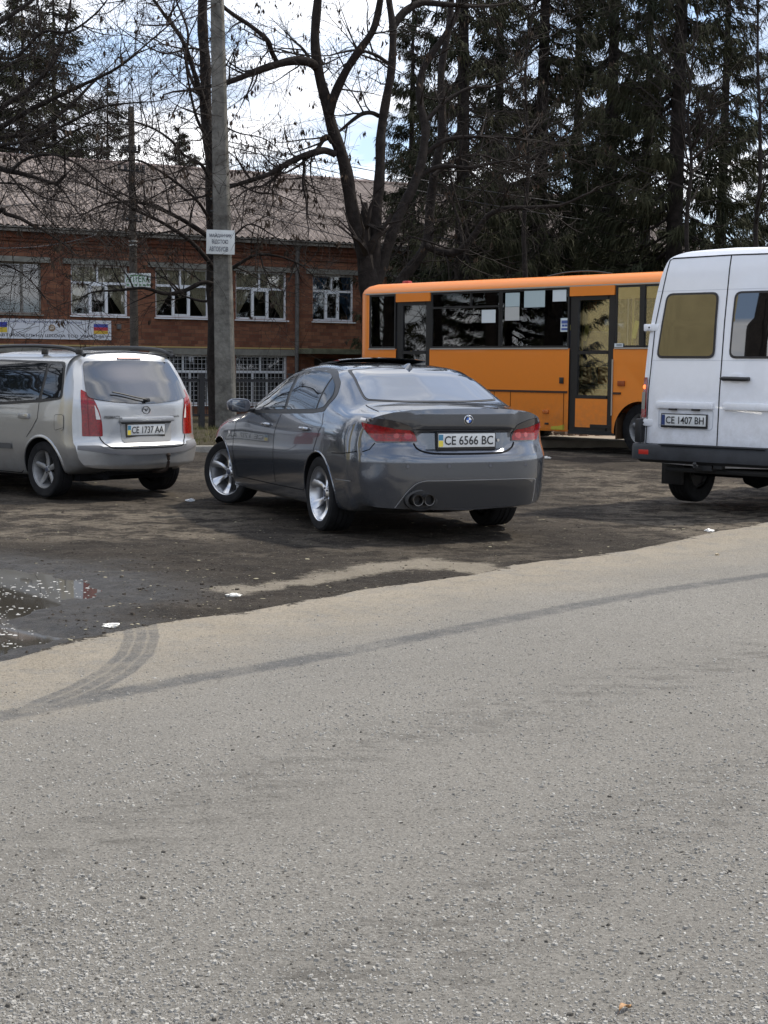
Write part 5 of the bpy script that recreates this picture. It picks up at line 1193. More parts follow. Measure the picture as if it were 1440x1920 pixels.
# roof gutter strip
mb = MB()
for s in (1, -1): mb.tube([tuple(bv.ray_cast(FR['left' if s > 0 else 'right'][0](x, 2.60), FR['left' if s > 0 else 'right'][1])[0] or (x, s*.7, 2.6)) for x in np.linspace(-.5, 3.0, 14)], .012, 6)
obj('roof_gutter', mb, pw, vn)
# bumper
def planb(x0, yw, r, n=8):
    P_ = [(.0, yw)]; 
    for i in range(n+1): a = PI/2*i/n; P_.append((x0+r-r*math.sin(a), yw-r+r*math.cos(a)) )
    return P_+[(x, -y) for x, y in P_[::-1]]
bm_ = MB(); V = []; F = []; prof_ = [(.03,.42), (.0,.45), (-.015,.50), (-.015,.62), (.0,.655), (.06,.66)]
pl_ = planb(-.97, .985, .12); n = len(pl_)
for dx_, z in prof_:
    for (x, y) in pl_:
        k = 1-dx_*(.8); V.append((x+dx_ if x < -.5 else x, y*(1-max(0, dx_)*.8), z+(0.0 if abs(y) < .6 else .10*((abs(y)-.6)/.38)**2*(1 if z < .5 else 0))))
for i in range(len(prof_)-1):
    for j in range(n-1): F.append((i*n+j, i*n+j+1, (i+1)*n+j+1, (i+1)*n+j))
bm_.add(V, F); bp = obj('rear_bumper', bm_, mat('bumper_black', (.022,.024,.028), .5, var=.35, vscale=5), vn, 50)
mb = MB(); mb.box((-.955, 0, .663), (.10, 1.2, .012)); obj('bumper_step', mb, mat('bumper_step', (.03,.032,.036), .6), bp, 0)
for s in (1, -1):
    mb = MB(); mb.box((-.98, s*.79, .575), (.012, .12, .05), None, .004); obj('reflector', mb, mat('reflector_red', (.5,.03,.02), .3), bp)
    mb = MB(); mb.box((-.84, s*.925, .79), (.12, .075, .25), None, .02); obj('bumper_corner', mb, trim_m, bp)
mb = MB(); mb.tube([(-.80,.62,.40), (-.80,-.62,.40)], .028, 8); mb.box((-.86,.1,.44), (.12,.16,.07), None, .01); mb.tube([(-.80,.15,.42), (-1.0,.15,.43), (-1.03,.15,.46)], .02, 8); mb.lathe([(0,.022), (.016,.016), (.023,0), (.016,-.016)], n=12, c=(-1.03,.15,.48)); mb.box((-.88,-.05,.46), (.1,.1,.06), None, .01); obj('tow_bar', mb, mat('tow_dark', (.035,.035,.035), .6, .3), vn)
mb = MB(); mb.box((-.42, .78, .36), (.03, .26, .30), None, .008); obj('mudflap', mb, trim_m, vn); mb = MB(); mb.box((-.42, -.78, .36), (.03, .26, .30), None, .008); obj('mudflap', mb, trim_m, vn)
mb = MB(); mb.box((1.9, 0, .47), (5.0, 1.0, .2)); mb.tube([(0,-.8,.345), (0,.8,.345)], .06, 10); mb.lathe([(0,-.15), (.12,-.12), (.16,0), (.12,.12), (0,.15)], 'y', 16, (0,0,.345)); mb.tube([(-.6,-.35,.40), (.5,-.35,.38)], .05, 10); obj('chassis', mb, dark_m, vn, 0)
for x in (0, 3.55):
    for s in (1, -1): wheel(vn, (x, s*.80, .345), s, .345, .205, .225, 5, alu_d, 'five')
pt('windscreen', bv, rpoly([(.68,2.2),(.82,1.35),(-.82,1.35),(-.68,2.2)], .08), 'front', cgl, vn, .006, .06)
for sd_n, s in (('left', 1), ('right', -1)):
    pt('side_window', bv, rpoly([(3.85,1.35),(3.3,2.0),(2.75,2.0),(2.75,1.35)], .05), sd_n, cgl, vn, .006, .06)
    seams(bv, [(sd_n, [(2.65,.6),(2.65,2.15),(3.35,2.15)]), (sd_n, [(-.3,.98),(2.6,.98)])], 'panel_gaps', seam_m, vn, .01)
    mb = MB(); mb.box((3.6, s*1.1, 1.5), (.1, .2, .32), None, .03); obj('wing_mirror', mb, trim_m, vn)
    pt('head_lamp', bv, rpoly([(s*.74,.62),(s*.45,.62),(s*.45,.82),(s*.70,.86)][::s], .03), 'front', clear_l, vn, .006, .04)

# ================================================================ orange bus
ob = thing('city_bus', 'orange city bus with dark windows and white papers on the panes', 'bus', (-.28, 27.2, .15), R(-45.8))
po = paint('paint_orange', (.76,.215,.017), 0, .42, .3, (.22,.13,.07), (.25, .9))
WB = 2.28; X0, X1 = -.36, 6.95
def plan(ins, r=.28, n=7, sides_only=False):
    x0, x1, y0, y1 = X0+ins, X1-ins, ins, WB-ins; r = max(.03, r-ins*.5); P_ = []
    for cx_, cy_, a0 in ((x1-r, y0+r, -90), (x1-r, y1-r, 0), (x0+r, y1-r, 90), (x0+r, y0+r, 180)):
        for i in range(n+1): a = R(a0+90*i/n); P_.append((cx_+r*math.cos(a), cy_+r*math.sin(a)))
    return P_
def rings(lst, close_top=False, close_bot=False):
    V = []; F = []; n = 0
    for ins, z in lst:
        P_ = plan(ins); n = len(P_); V += [(x, y, z) for x, y in P_]
    for i in range(len(lst)-1):
        for j in range(n): F.append((i*n+j, i*n+(j+1) % n, (i+1)*n+(j+1) % n, (i+1)*n+j))
    if close_top: F.append(tuple((len(lst)-1)*n+j for j in range(n)))
    if close_bot: F.append(tuple(range(n-1, -1, -1)))
    return V, F
mb = MB(); mb.add(*rings([(.05,.36), (.012,.30), (0,.34), (0,1.575), (.02,1.59), (.06,1.59), (.06,.36), (.05,.36)]))
me = mb.mesh('lower_body'); bm = bmesh.new(); bm.from_mesh(me); bmesh.ops.remove_doubles(bm, verts=bm.verts, dist=1e-4); bmesh.ops.recalc_face_normals(bm, faces=bm.faces); bm.to_mesh(me); bm.free(); me.materials.append(po)
ct = []
for x in (5.85, 2.03):
    m = MB(); m.lathe([(0, -.5), (.47, -.5), (.47, .5), (0, .5)], 'y', 40, (x, 0, .33)); ct.append(m); m = MB(); m.lathe([(0, WB-.5), (.47, WB-.5), (.47, WB+.5), (0, WB+.5)], 'y', 40, (x, 0, .33)); ct.append(m)
for a, b, c in ((.66, 1.47, .28), (4.49, 5.34, .28)): m = MB(); m.box(((a+b)/2, 0, 1.0), (b-a, .5, 1.6)); ct.append(m)
me = cut(me, ct, dark_m); lb_ = link('lower_body', me, None, ob, 30)
mb = MB(); mb.add(*rings([(.012,2.535), (0,2.545), (0,2.56), (.03,2.62), (.10,2.685), (.22,2.725), (.45,2.742), (.8,2.75)], True)); obj('roof', mb, po, ob, 60)
mb = MB(); mb.box((3.25, -.004, 2.545), (6.7, .012, .022)); obj('roof_rail_strip', mb, mat('alu_strip', (.42,.40,.36), .4, .5), ob, 0)
mb = MB()
for a, b in ((-.02,.64), (1.49,4.47), (5.36,6.7)): mb.box(((a+b)/2, -.005, 1.592), (b-a, .014, .022))
obj('sill_strip', mb, mat('alu_strip', (.42,.4,.36), .4, .5), ob, 0)
mb = MB()
for a, b in ((1.49,4.47), (5.36,5.50)): mb.box(((a+b)/2, -.006, .915), (b-a, .016, .032))
mb.box((6.45, -.006, .915), (.3,.016,.032)); obj('waist_strip', mb, mat('waist_brown', (.035,.015,.008), .5), ob, 0)
# corner pillars
P_ = plan(0); cor = [p for p in P_ if p[0] < X0+.30]
for nm, sel in (('rear_pillar', lambda p: p[0] < X0+.35 and p[1] < .35), ('rear_pillar', lambda p: p[0] < X0+.35 and p[1] > WB-.35), ('front_pillar', lambda p: p[0] > X1-.3 and p[1] < .3), ('front_pillar', lambda p: p[0] > X1-.3 and p[1] > WB-.3)):
    Q = [p for p in P_ if sel(p)]; 
    if nm == 'rear_pillar' and Q[0][1] < 1: Q = Q+[(-.02, 0.0)]
    cen = Vector((sum(p[0] for p in Q)/len(Q), sum(p[1] for p in Q)/len(Q))); C2 = Vector(((X0+X1)/2, WB/2))
    mb = MB(); V = []; F = []; n = len(Q)
    for p in Q:
        dd_ = (Vector(p)-C2); q = Vector(p)-Vector((math.copysign(.05, dd_.x), math.copysign(.05, dd_.y)))
        V += [(p[0], p[1], 1.57), (p[0], p[1], 2.55), (q.x, q.y, 2.55), (q.x, q.y, 1.57)]
    for i in range(n-1):
        for j in range(4): F.append((i*4+j, i*4+(j+1) % 4, (i+1)*4+(j+1) % 4, (i+1)*4+j))
    F += [(0,1,2,3), tuple((n-1)*4+j for j in range(4))]; mb.add(V, F); obj(nm, mb, po, ob, 60)
bgl = glass_mat('bus_glass', (.98,.99,.99), .985, .01)
bframe = mat('bus_frame', (.012,.012,.013), .4)
def pane_box(parent, x0, x1, z0, z1, y=.018, m=bgl, nm='pane', fr_=.03):
    f = MB(); 
    for c_, d_ in ((((x0+x1)/2, y, z0+fr_/2), (x1-x0,.03,fr_)), (((x0+x1)/2, y, z1-fr_/2), (x1-x0,.03,fr_)), ((x0+fr_/2, y, (z0+z1)/2), (fr_,.03,z1-z0-2*fr_)), ((x1-fr_/2, y, (z0+z1)/2), (fr_,.03,z1-z0-2*fr_))): f.box(c_, d_)
    w_ = obj('window', f, bframe, parent, 0); g = MB(); g.box(((x0+x1)/2, y-.003, (z0+z1)/2), (x1-x0-fr_, .006, z1-z0-fr_)); obj(nm, g, m, w_, 0); return w_
pane_box(ob, -.02, .64, 1.605, 2.53)
w2 = pane_box(ob, 1.49, 3.045, 1.605, 2.53); mb = MB(); mb.box((2.27, .008, 2.275), (1.5,.035,.03)); mb.box((2.4,.006,2.40), (.02,.03,.24)); obj('sash_bar', mb, bframe, w2, 0)
w3 = pane_box(ob, 3.05, 4.47, 1.605, 2.53, m=bgl)
w4 = pane_box(ob, 5.36, 6.62, 1.605, 2.53); mb = MB(); mb.box((5.86, .010, 2.07), (.09,.04,.9)); obj('sash_bar', mb, bframe, w4, 0)
mb = MB(); mb.box((5.60,.026,2.43), (.42,.01,.2)); mb.box((6.2,.026,2.43), (.6,.01,.2)); obj('sun_film', mb, mat('sun_film', (.42,.27,.04), .6), w4, 0)
# far side windows
for a, b in ((-.02,.9), (.95,2.4), (2.45,3.9), (3.95,5.3), (5.35,6.6)): pane_box(ob, a, b, 1.605, 2.53, WB-.018)
mb = MB()   # rear and front panes
mb.box((X0+.02, WB/2, 2.07), (.02, WB-.6, .92)); mb.box((X1-.02, WB/2, 1.95), (.02, WB-.5, 1.1)); obj('end_panes', mb, bgl, ob, 0)
# panels above the doors
for a, b, nm in ((.66, 1.47, 'door'), (4.49, 5.34, 'door')):
    mb = MB(); mb.box(((a+b)/2, .004, 2.465), (b-a+.01, .03, .145)); mb.box(((a+b)/2, -.004, 2.455), (b-a-.02, .012, .006)); obj('door_header', mb, po, ob, 0)
    fr_ = MB(); y = .045; c_ = (a+b)/2
    for q in (((a+.075, y, 1.36), (.15,.05,2.1)), ((b-.055, y, 1.36), (.11,.05,2.1)), ((c_, y, 2.36), (b-a-.26,.05,.06)), ((c_, y, .34), (b-a-.26,.05,.08)), ((c_, y, 1.53), (b-a-.26,.05,.05)), ((c_, y, .85), (b-a-.26,.05,.05))): fr_.box(*q)
    d_ = obj('door', fr_, bframe, ob, 0)
    g = MB(); g.box((c_, y, 1.95), (b-a-.26,.008,.78)); g.box((c_, y, 1.19), (b-a-.26,.008,.63)); obj('pane', g, bgl if a > 2 else glass_mat('door_mirror', (.2,.2,.2), .5, .01), d_, 0)
    g = MB(); g.box((c_+.01, y-.02, .60), (b-a-.235,.02,.44)); obj('door_panel', g, po, d_, 0)
    if a > 2: g = MB(); g.box((c_+.21, y-.022, .405), (.42,.03,.05)); obj('door_step_gap', g, bframe, d_, 0); g = MB(); g.box((b+.0, -.012, 1.0), (.02,.02,.85), None, .004); obj('door_hinge_bar', g, mat('alu_strip', (.42,.4,.36), .4, .5), d_, 0)
g = MB(); g.box((4.93, .16, .30), (.9,.3,.06)); obj('step', g, mat('step_dark', (.03,.03,.03), .8), ob, 0)
for x, z, w_, h_, m_ in ((4.05,.60,.115,.055,amber), (4.07,.415,.07,.03,rub_m), (5.51,1.065,.13,.08,mat('lamp_brown', (.28,.06,.015), .3)), (4.355,1.095,.075,.095,trim_m)):
    g = MB(); g.box((x, -.012, z), (w_, .024, h_), None, .006); obj('side_marker' if m_ is not trim_m else 'fuel_hatch', g, m_, ob)
g = MB(); z0 = .915
for x in (2.95, 3.30, 4.40): g.box((x, -.003, .62), (.008,.006,.58))
obj('panel_gaps', g, mat('gap_orange', (.10,.035,.01), .8), ob, 0)
g = MB(); g.prism([(4.15,.325), (4.42,.325), (4.42,.41), (4.3,.385), (4.16,.375)], -.0035, -.0015, lambda a, b, h: (a, h, b)); obj('paint_scrape', g, mat('scrape_yellow', (.40,.33,.03), .7), ob, 0)
g = MB(); g.box((.42,.5,2.755), (.16,.1,.06), None, .025); obj('roof_marker', g, mat('marker_red', (.30,.02,.02), .4), ob)
g = MB(); g.box((3.3, WB/2, 1.0), (6.6, WB-.16, .06)); obj('floor', g, mat('bus_floor', (.05,.045,.04), .8), ob, 0)
g = MB(); g.box((3.3, WB/2, .38), (6.2, 1.3, .18)); obj('chassis', g, dark_m, ob, 0)
g = MB(); 
for a, b in ((.0,.64), (1.49,4.47)): g.box(((a+b)/2, .10, 1.28), (b-a, .04, .58)) 
obj('inner_wall', g, mat('bus_inner', (.06,.06,.065), .8), ob, 0)
seat_m = mat('seat_navy', (.03,.04,.11), .8); hd = mat('seat_handle_yellow', (.80,.74,.16), .5)
for i, x in enumerate((.35, 1.70, 2.35, 2.72, 3.42, 3.78, 5.05, 5.70, 6.1)):
    for y in ((.52, 1.75) if x > 1 else (.6, 1.2, 1.8)):
        if x == 5.05 and y < 1: continue
        g = MB(); g.box((x, y, 1.62), (.09,.82,.56), Matrix.Rotation(R(8), 3, 'Y'), .035); g.box((x+.24, y, 1.36), (.42,.82,.1), None, .03); g.box((x+.2, y, 1.18), (.08,.08,.34)); st = obj('seat', g, seat_m, ob)
        g = MB(); g.box((x-.02, y-.435, 1.87), (.08,.03,.27), Matrix.Rotation(R(14), 3, 'Y'), .018); obj('grab_handle', g, hd, st)
for x in (.62, 1.55, 3.07, 4.40, 5.38):
    g = MB(); g.tube([(x, .42, 1.02), (x, .42, 2.6)], .017, 8); obj('grab_pole', g, mat('pole_yellow', (.55,.42,.05), .4), ob)
pw_ = mat('paper_white', (.62,.66,.66), .8); pb_ = mat('paper_blueish', (.42,.50,.50), .8)
for x0, x1, z0, z1, m_, yy in ((2.64,2.94,2.01,2.22,pw_,.010), (3.15,3.45,2.26,2.48,pb_,.010), (3.145,3.445,2.04,2.255,mat('paper_grey', (.46,.46,.43), .8),.010), (3.55,3.975,2.24,2.535,pb_,.006), (4.13,4.40,2.32,2.51,pw_,.010), (4.30,4.455,1.85,2.06,pw_,.010), (1.95,2.25,2.13,2.17,pb_,.030), (5.36,5.52,1.61,1.665,pw_,.0)):
    g = MB(); g.box(((x0+x1)/2, yy, (z0+z1)/2), (x1-x0,.003,z1-z0)); nt_ = obj('notice', g, m_, ob, 0)
    if x0 == 4.30:
        g = MB(); g.box((4.378, .007, 2.0), (.12,.003,.05)); g.box((4.355, .007, 1.945), (.05,.003,.035)); g.box((4.41, .007, 1.945), (.045,.003,.035)); g.box((4.378, .007, 1.89), (.12,.003,.035)); obj('notice_print', g, mat('print_blue', (.06,.10,.28), .7), nt_, 0)
    if x0 == 5.36:
        for q in (1.63, 1.648): g = MB(); g.box((5.45, -.003, q), (.10,.003,.007)); obj('notice_print', g, ink_m, nt_, 0)
for x in (2.03, 5.85):
    for s, y in ((-1, .17), (1, WB-.17)): wheel(ob, (x, y, .385), s, .385, .23, .22, 6, alu_d, 'five', R(0 if x < 3 else -6))
g = MB(); g.box((5.42, .12, .42), (.03,.22,.40)); obj('mudflap', g, mat('rubber_brown', (.06,.035,.02), .8), ob, 0)
g = MB(); g.tube(crom([(3.6,.5,2.75), (4.0,.5,2.80), (4.5,.5,2.80), (4.9,.5,2.75)], 5), .012, 5); obj('roof_cable', g, trim_m, ob)

# ---------------------------------------------------------------- trees
bark = mat('bark', (.024,.020,.018), .9, var=.4, vscale=6, bump=.8, bscale=25)
twigm = mat('twig', (.030,.025,.022), .9, var=.3, vscale=3)
podm = mat('seed_pod', (.050,.036,.026), .9, var=.3, vscale=9)
def tree_parts(root, T, W_, Pd, M0):
    if T.v: obj('trunk', T, bark, root, 60, False)
    if W_.v:
        nf = len(W_.f); W_.add(Pd.v, Pd.f); o = obj('crown', W_, [twigm, podm], root, 0, False); o.data.polygons.foreach_set('material_index', [0]*nf+[1]*(len(W_.f)-nf))
def pod_cluster(Pd, p, s=1):
    for _ in range(random.choice((2, 3, 4, 5))):
        q = p+Vector((random.gauss(0, .05), random.gauss(0, .05), random.uniform(-.06, .02)))*s; l = random.uniform(.09, .17)*s; w_ = random.uniform(.018, .035)*s; a = random.random()*3.14
        d = Vector((math.cos(a), math.sin(a), 0))*w_; o = len(Pd.v)
        t = Vector((random.gauss(0, .03), random.gauss(0, .03), 0))
        Pd.v += [tuple(q), tuple(q+d-Vector((0,0,l*.5))), tuple(q+t-Vector((0,0,l))), tuple(q-d-Vector((0,0,l*.5)))]; Pd.f.append((o, o+1, o+2, o+3))
def grow(W_, Pd, p, d, ln, r, depth, pods=.25, up=.15, wig=.3, kids=(3, 5)):
    """recursive bare twig"""
    n = 5 if depth > 0 else 4; P = [Vector(p)]; d = d.normalized(); D = []
    for i in range(n):
        d = (d+Vector((random.gauss(0, wig), random.gauss(0, wig), random.gauss(0, wig)+up))*.45).normalized(); D.append(d.copy()); P.append(P[-1]+d*ln/n)
    rr = [max(.0032, r*(1-.72*i/n)) for i in range(n+1)]
    W_.tube(P, rr, 5 if r > .03 else 3, False)
    if depth == 0:
        if random.random() < pods*.22: pod_cluster(Pd, P[-1])
        return
    for _ in range(random.randint(*kids)):
        i = random.randint(1, n); q = P[i]; b = D[i-1]; s = b.orthogonal(); s.rotate(Matrix.Rotation(random.random()*6.28, 3, b))
        grow(W_, Pd, q, b*random.uniform(.5, 1.1)+s*random.uniform(.6, 1.1), ln*random.uniform(.45, .8), max(rr[i]*.62, .005), depth-1, pods, up, wig, kids)
def limb(T, W_, Pd, root, pts, Y, w0, w1, twigs=8, dy=(0, 0), ln=1.6, depth=2, pods=.25, up=.1, r=.025, sides=9, t0=.15):
    """thick limb through traced points; depth drifts from Y+dy0 to Y+dy1; w0,w1 = widths in metres"""
    k = len(pts); P = [at(px, py, Y+dy[0]+(dy[1]-dy[0])*i/(k-1))-root.location for i, (px, py) in enumerate(pts)]
    P = crom(P, 5); n = len(P); acc = [0.0]
    for i in range(1, n): acc.append(acc[-1]+(P[i]-P[i-1]).length)
    rad = [(w0+(w1-w0)*a/acc[-1])/2*(1+.06*math.sin(a*7+px)) for a in acc]
    P = [p+Vector((math.sin(a*3.1)*.02, 0, math.cos(a*2.3)*.02))*min(1, w0*3) for p, a in zip(P, acc)]
    T.tube(P, rad, sides)
    for _ in range(twigs):
        i = min(n-2, int(n*random.uniform(t0, 1))); b = (P[i+1]-P[i]).normalized(); s = b.orthogonal(); s.rotate(Matrix.Rotation(random.random()*6.28, 3, b))
        grow(W_, Pd, P[i], b*random.uniform(.2, .9)+s, ln*random.uniform(.5, 1.2), min(r, rad[i]*.7), depth, pods, up)
    grow(W_, Pd, P[-1], (P[-1]-P[-2]), ln, max(w1/2, .006), depth, pods, up)

# trunk behind the concrete pole
Yt = 37.0; b_ = at(405, 800, Yt)
tr = thing('bare_tree', 'bare tree with a straight dark trunk hidden partly by the concrete pole', 'tree', (b_.x, Yt, gz(b_.x, Yt)))
T, W_, Pd = MB(), MB(), MB(); kw_ = dict(root=tr, Y=Yt)
limb(T, W_, Pd, tr, [(405,808),(403,640),(400,480),(397,330),(389,240),(384,130),(381,40),(378,-60),(374,-160)], Yt, .40, .20, 10, (0, .6), 2.0, 2, .3, r=.03, sides=12, t0=.35)
for pts, w0, w1, tw, dy in (
    ([(388,215),(368,150),(345,80),(305,25),(270,-25),(240,-60)], .14, .05, 8, (0,-1.5)),
    ([(390,185),(372,175),(350,120),(352,60),(330,0),(320,-60)], .10, .03, 7, (0,1.5)),
    ([(389,262),(368,220),(355,160),(345,100)], .09, .03, 7, (0,-1)),
    ([(396,345),(378,310),(345,290),(320,262),(285,240),(240,225),(215,215)], .09, .03, 12, (0,-2)),
    ([(397,420),(372,380),(335,345),(290,315),(250,300),(205,315),(160,322)], .08, .025, 12, (0,-2.5)),
    ([(400,452),(370,430),(330,405),(285,385),(240,378),(200,382)], .13, .05, 12, (0,-1.2)),
    ([(402,505),(360,455),(310,420),(255,395),(215,370),(160,345)], .12, .03, 14, (0,-2.5)),
    ([(404,535),(380,530),(345,545),(310,550),(270,540),(220,545),(175,548),(150,560)], .12, .03, 10, (0,-1.5)),
    ([(404,560),(385,565),(360,560),(330,545),(300,500),(280,470)], .07, .02, 7, (0,1)),
    ([(406,525),(440,500),(480,478),(520,480),(560,495),(590,520)], .10, .025, 12, (0,-1)),
    ([(405,470),(440,440),(470,420),(510,440),(545,470)], .06, .02, 10, (0,-.8)),
    ([(400,360),(440,345),(480,360),(520,365),(560,385)], .06, .02, 11, (0,-1.2)),
    ([(391,250),(420,240),(450,250),(500,262),(540,300)], .05, .015, 9, (0,-1)),
    ([(384,100),(360,90),(310,100),(265,80),(220,50)], .06, .02, 9, (0,-2))):
    limb(T, W_, Pd, tr, pts, Yt, w0, w1, tw, dy, 1.5, 2, .35)
tree_parts(tr, T, W_, Pd, None)

# big forked tree behind the bus
Yt = 35.0; b_ = at(703, 800, Yt)
tr = thing('forked_tree', 'big bare tree with three thick leaning limbs rising behind the orange bus', 'tree', (b_.x, Yt, gz(b_.x, Yt)))
T, W_, Pd = MB(), MB(), MB()
LB = [
    ([(703,810),(700,700),(697,600),(695,545),(690,505)], .52, .46, 0, (0,0)),
    ([(690,530),(684,490),(668,420),(655,360),(642,300),(626,245),(612,190),(598,145),(592,90),(594,30),(597,-50),(600,-120)], .35, .15, 5, (0,-.6)),
    ([(618,212),(628,175),(650,130),(676,92),(700,55),(712,0),(720,-70)], .21, .12, 7, (-.4,-1.2)),
    ([(594,128),(580,118),(550,114),(515,121),(478,134),(440,150),(415,158)], .22, .10, 9, (-.4,-1.6)),
    ([(520,119),(508,96),(500,75),(470,48),(440,28),(415,8),(395,-20)], .12, .07, 9, (-.8,-2)),
    ([(583,118),(570,95),(552,78),(535,68)], .09, .02, 5, (-.4,0)),
    ([(628,290),(608,283),(590,286),(560,295),(535,308),(505,326),(470,338),(430,352),(405,362)], .17, .06, 16, (-.3,-1.5)),
    ([(623,268),(612,256),(604,265),(592,284)], .12, .08, 2, (-.3,-.5)),
    ([(568,292),(570,315),(568,345),(574,375),(576,410)], .08, .03, 9, (-.6,-1)),
    ([(540,306),(500,345),(470,352),(440,372),(410,390)], .05, .02, 12, (-.6,-2)),
    ([(698,540),(702,480),(707,400),(711,320),(716,250),(724,180),(735,120),(738,60),(728,0),(722,-70)], .29, .13, 5, (0,.8)),
    ([(710,218),(696,212),(678,214),(660,226),(640,243)], .11, .07, 5, (.5,0)),
    ([(728,120),(712,108),(690,98),(668,94),(640,98),(618,104)], .09, .03, 6, (.5,-.5)),
    ([(735,55),(755,25),(790,5),(840,8),(880,12)], .20, .10, 6, (.8,1.5)),
    ([(702,545),(716,495),(735,440),(752,395),(776,345),(792,300),(798,240),(786,190),(795,130),(830,70),(858,20),(870,-50)], .28, .11, 8, (0,1.8)),
    ([(785,332),(815,315),(845,312),(880,314),(920,306),(960,300)], .12, .05, 10, (.8,.5)),
    ([(797,290),(825,268),(855,258),(900,256),(945,258),(990,262)], .12, .04, 10, (1,1)),
    ([(720,500),(745,470),(765,445),(800,452),(840,465),(880,470)], .06, .03, 8, (.3,0)),
    ([(800,225),(835,190),(880,165),(930,160),(980,130)], .10, .04, 9, (1,2)),
]
for pts, w0, w1, tw, dy in LB: limb(T, W_, Pd, tr, pts, Yt, w0, w1, tw, dy, 1.5, 2, .45, sides=12)
tree_parts(tr, T, W_, Pd, None)

# slanting tree between the forked one and the conifers
Yt = 38.0; b_ = at(738, 800, Yt)
tr = thing('bare_tree', 'dark bare tree slanting right over the roof of the orange bus', 'tree', (b_.x, Yt, gz(b_.x, Yt)))
T, W_, Pd = MB(), MB(), MB()
for pts, w0, w1, tw, dy in (
    ([(735,810),(738,640),(742,560),(756,520),(782,485),(800,455),(806,420),(812,330),(830,250),(826,150),(840,60),(850,-60)], .34, .14, 10, (0,1)),
    ([(798,462),(835,475),(865,468),(890,440),(915,405),(950,392),(1000,390),(1050,385)], .20, .08, 14, (0,-1)),
    ([(868,466),(862,420),(850,380),(845,330)], .10, .04, 8, (0,1)),
    ([(812,330),(850,300),(900,290),(950,310)], .10, .04, 10, (0,1))):
    limb(T, W_, Pd, tr, pts, Yt, w0, w1, tw, dy, 1.5, 2, .1)
tree_parts(tr, T, W_, Pd, None)

# tree off the left edge whose limbs reach into the picture
Yt = 27.0; b_ = at(-190, 880, Yt)
tr = thing('bare_tree', 'wide bare tree at the left edge reaching its many twigs across the sky and roof', 'tree', (b_.x, Yt, gz(b_.x, Yt)))
T, W_, Pd = MB(), MB(), MB()
for pts, w0, w1, tw, dy in (
    ([(-190,880),(-185,700),(-170,560),(-165,430)], .5, .4, 0, (0,0)),
    ([(-170,560),(-100,400),(-30,322),(20,322),(60,330),(100,342),(112,338)], .2, .05, 10, (0,-1)),
    ([(20,322),(50,298),(100,290),(150,310),(200,350),(250,372)], .06, .02, 12, (-.7,-1)),
    ([(-165,430),(-80,290),(0,240),(60,205),(110,180),(150,160),(215,130),(260,100)], .16, .03, 16, (0,-1.5)),
    ([(-80,290),(0,205),(50,170),(90,130),(115,85),(130,20),(140,-50)], .11, .03, 12, (-.5,.5)),
    ([(-165,430),(-100,200),(-60,80),(0,40),(60,0),(100,-40)], .2, .05, 12, (0,1)),
    ([(-80,300),(-10,275),(60,262),(120,235),(180,205),(230,195),(290,190)], .09, .02, 14, (-.5,-1.5)),
    ([(-100,400),(-20,270),(60,250),(130,200),(180,150),(215,130),(290,70),(350,20)], .09, .02, 14, (-.5,.8)),
    ([(-60,460),(0,395),(10,400),(38,408)], .12, .07, 3, (0,0)),
    ([(20,330),(60,380),(100,420),(110,430)], .04, .015, 10, (-.7,-1)),
    ([(60,330),(110,350),(140,390),(160,415)], .04, .012, 10, (-.7,-1.3)),
    ([(-100,560),(-20,500),(30,505),(70,540),(95,575)], .05, .012, 14, (0,-1)),
    ([(-60,80),(20,110),(80,60),(130,60),(185,20),(220,-30)], .08, .02, 14, (0,-1)),
    ([(-120,300),(-30,160),(20,120),(70,90),(75,30),(60,-40)], .09, .02, 14, (0,1)),
    ([(-10,275),(80,280),(140,245),(190,232),(260,235)], .05, .015, 12, (-.5,-1)),
    ([(-160,480),(-60,360),(30,345),(80,370),(140,385),(190,420)], .06, .012, 14, (0,-1))):
    limb(T, W_, Pd, tr, pts, Yt, w0, w1, tw, dy, 1.15, 2, .06, up=.12, r=.014)
tree_parts(tr, T, W_, Pd, None)

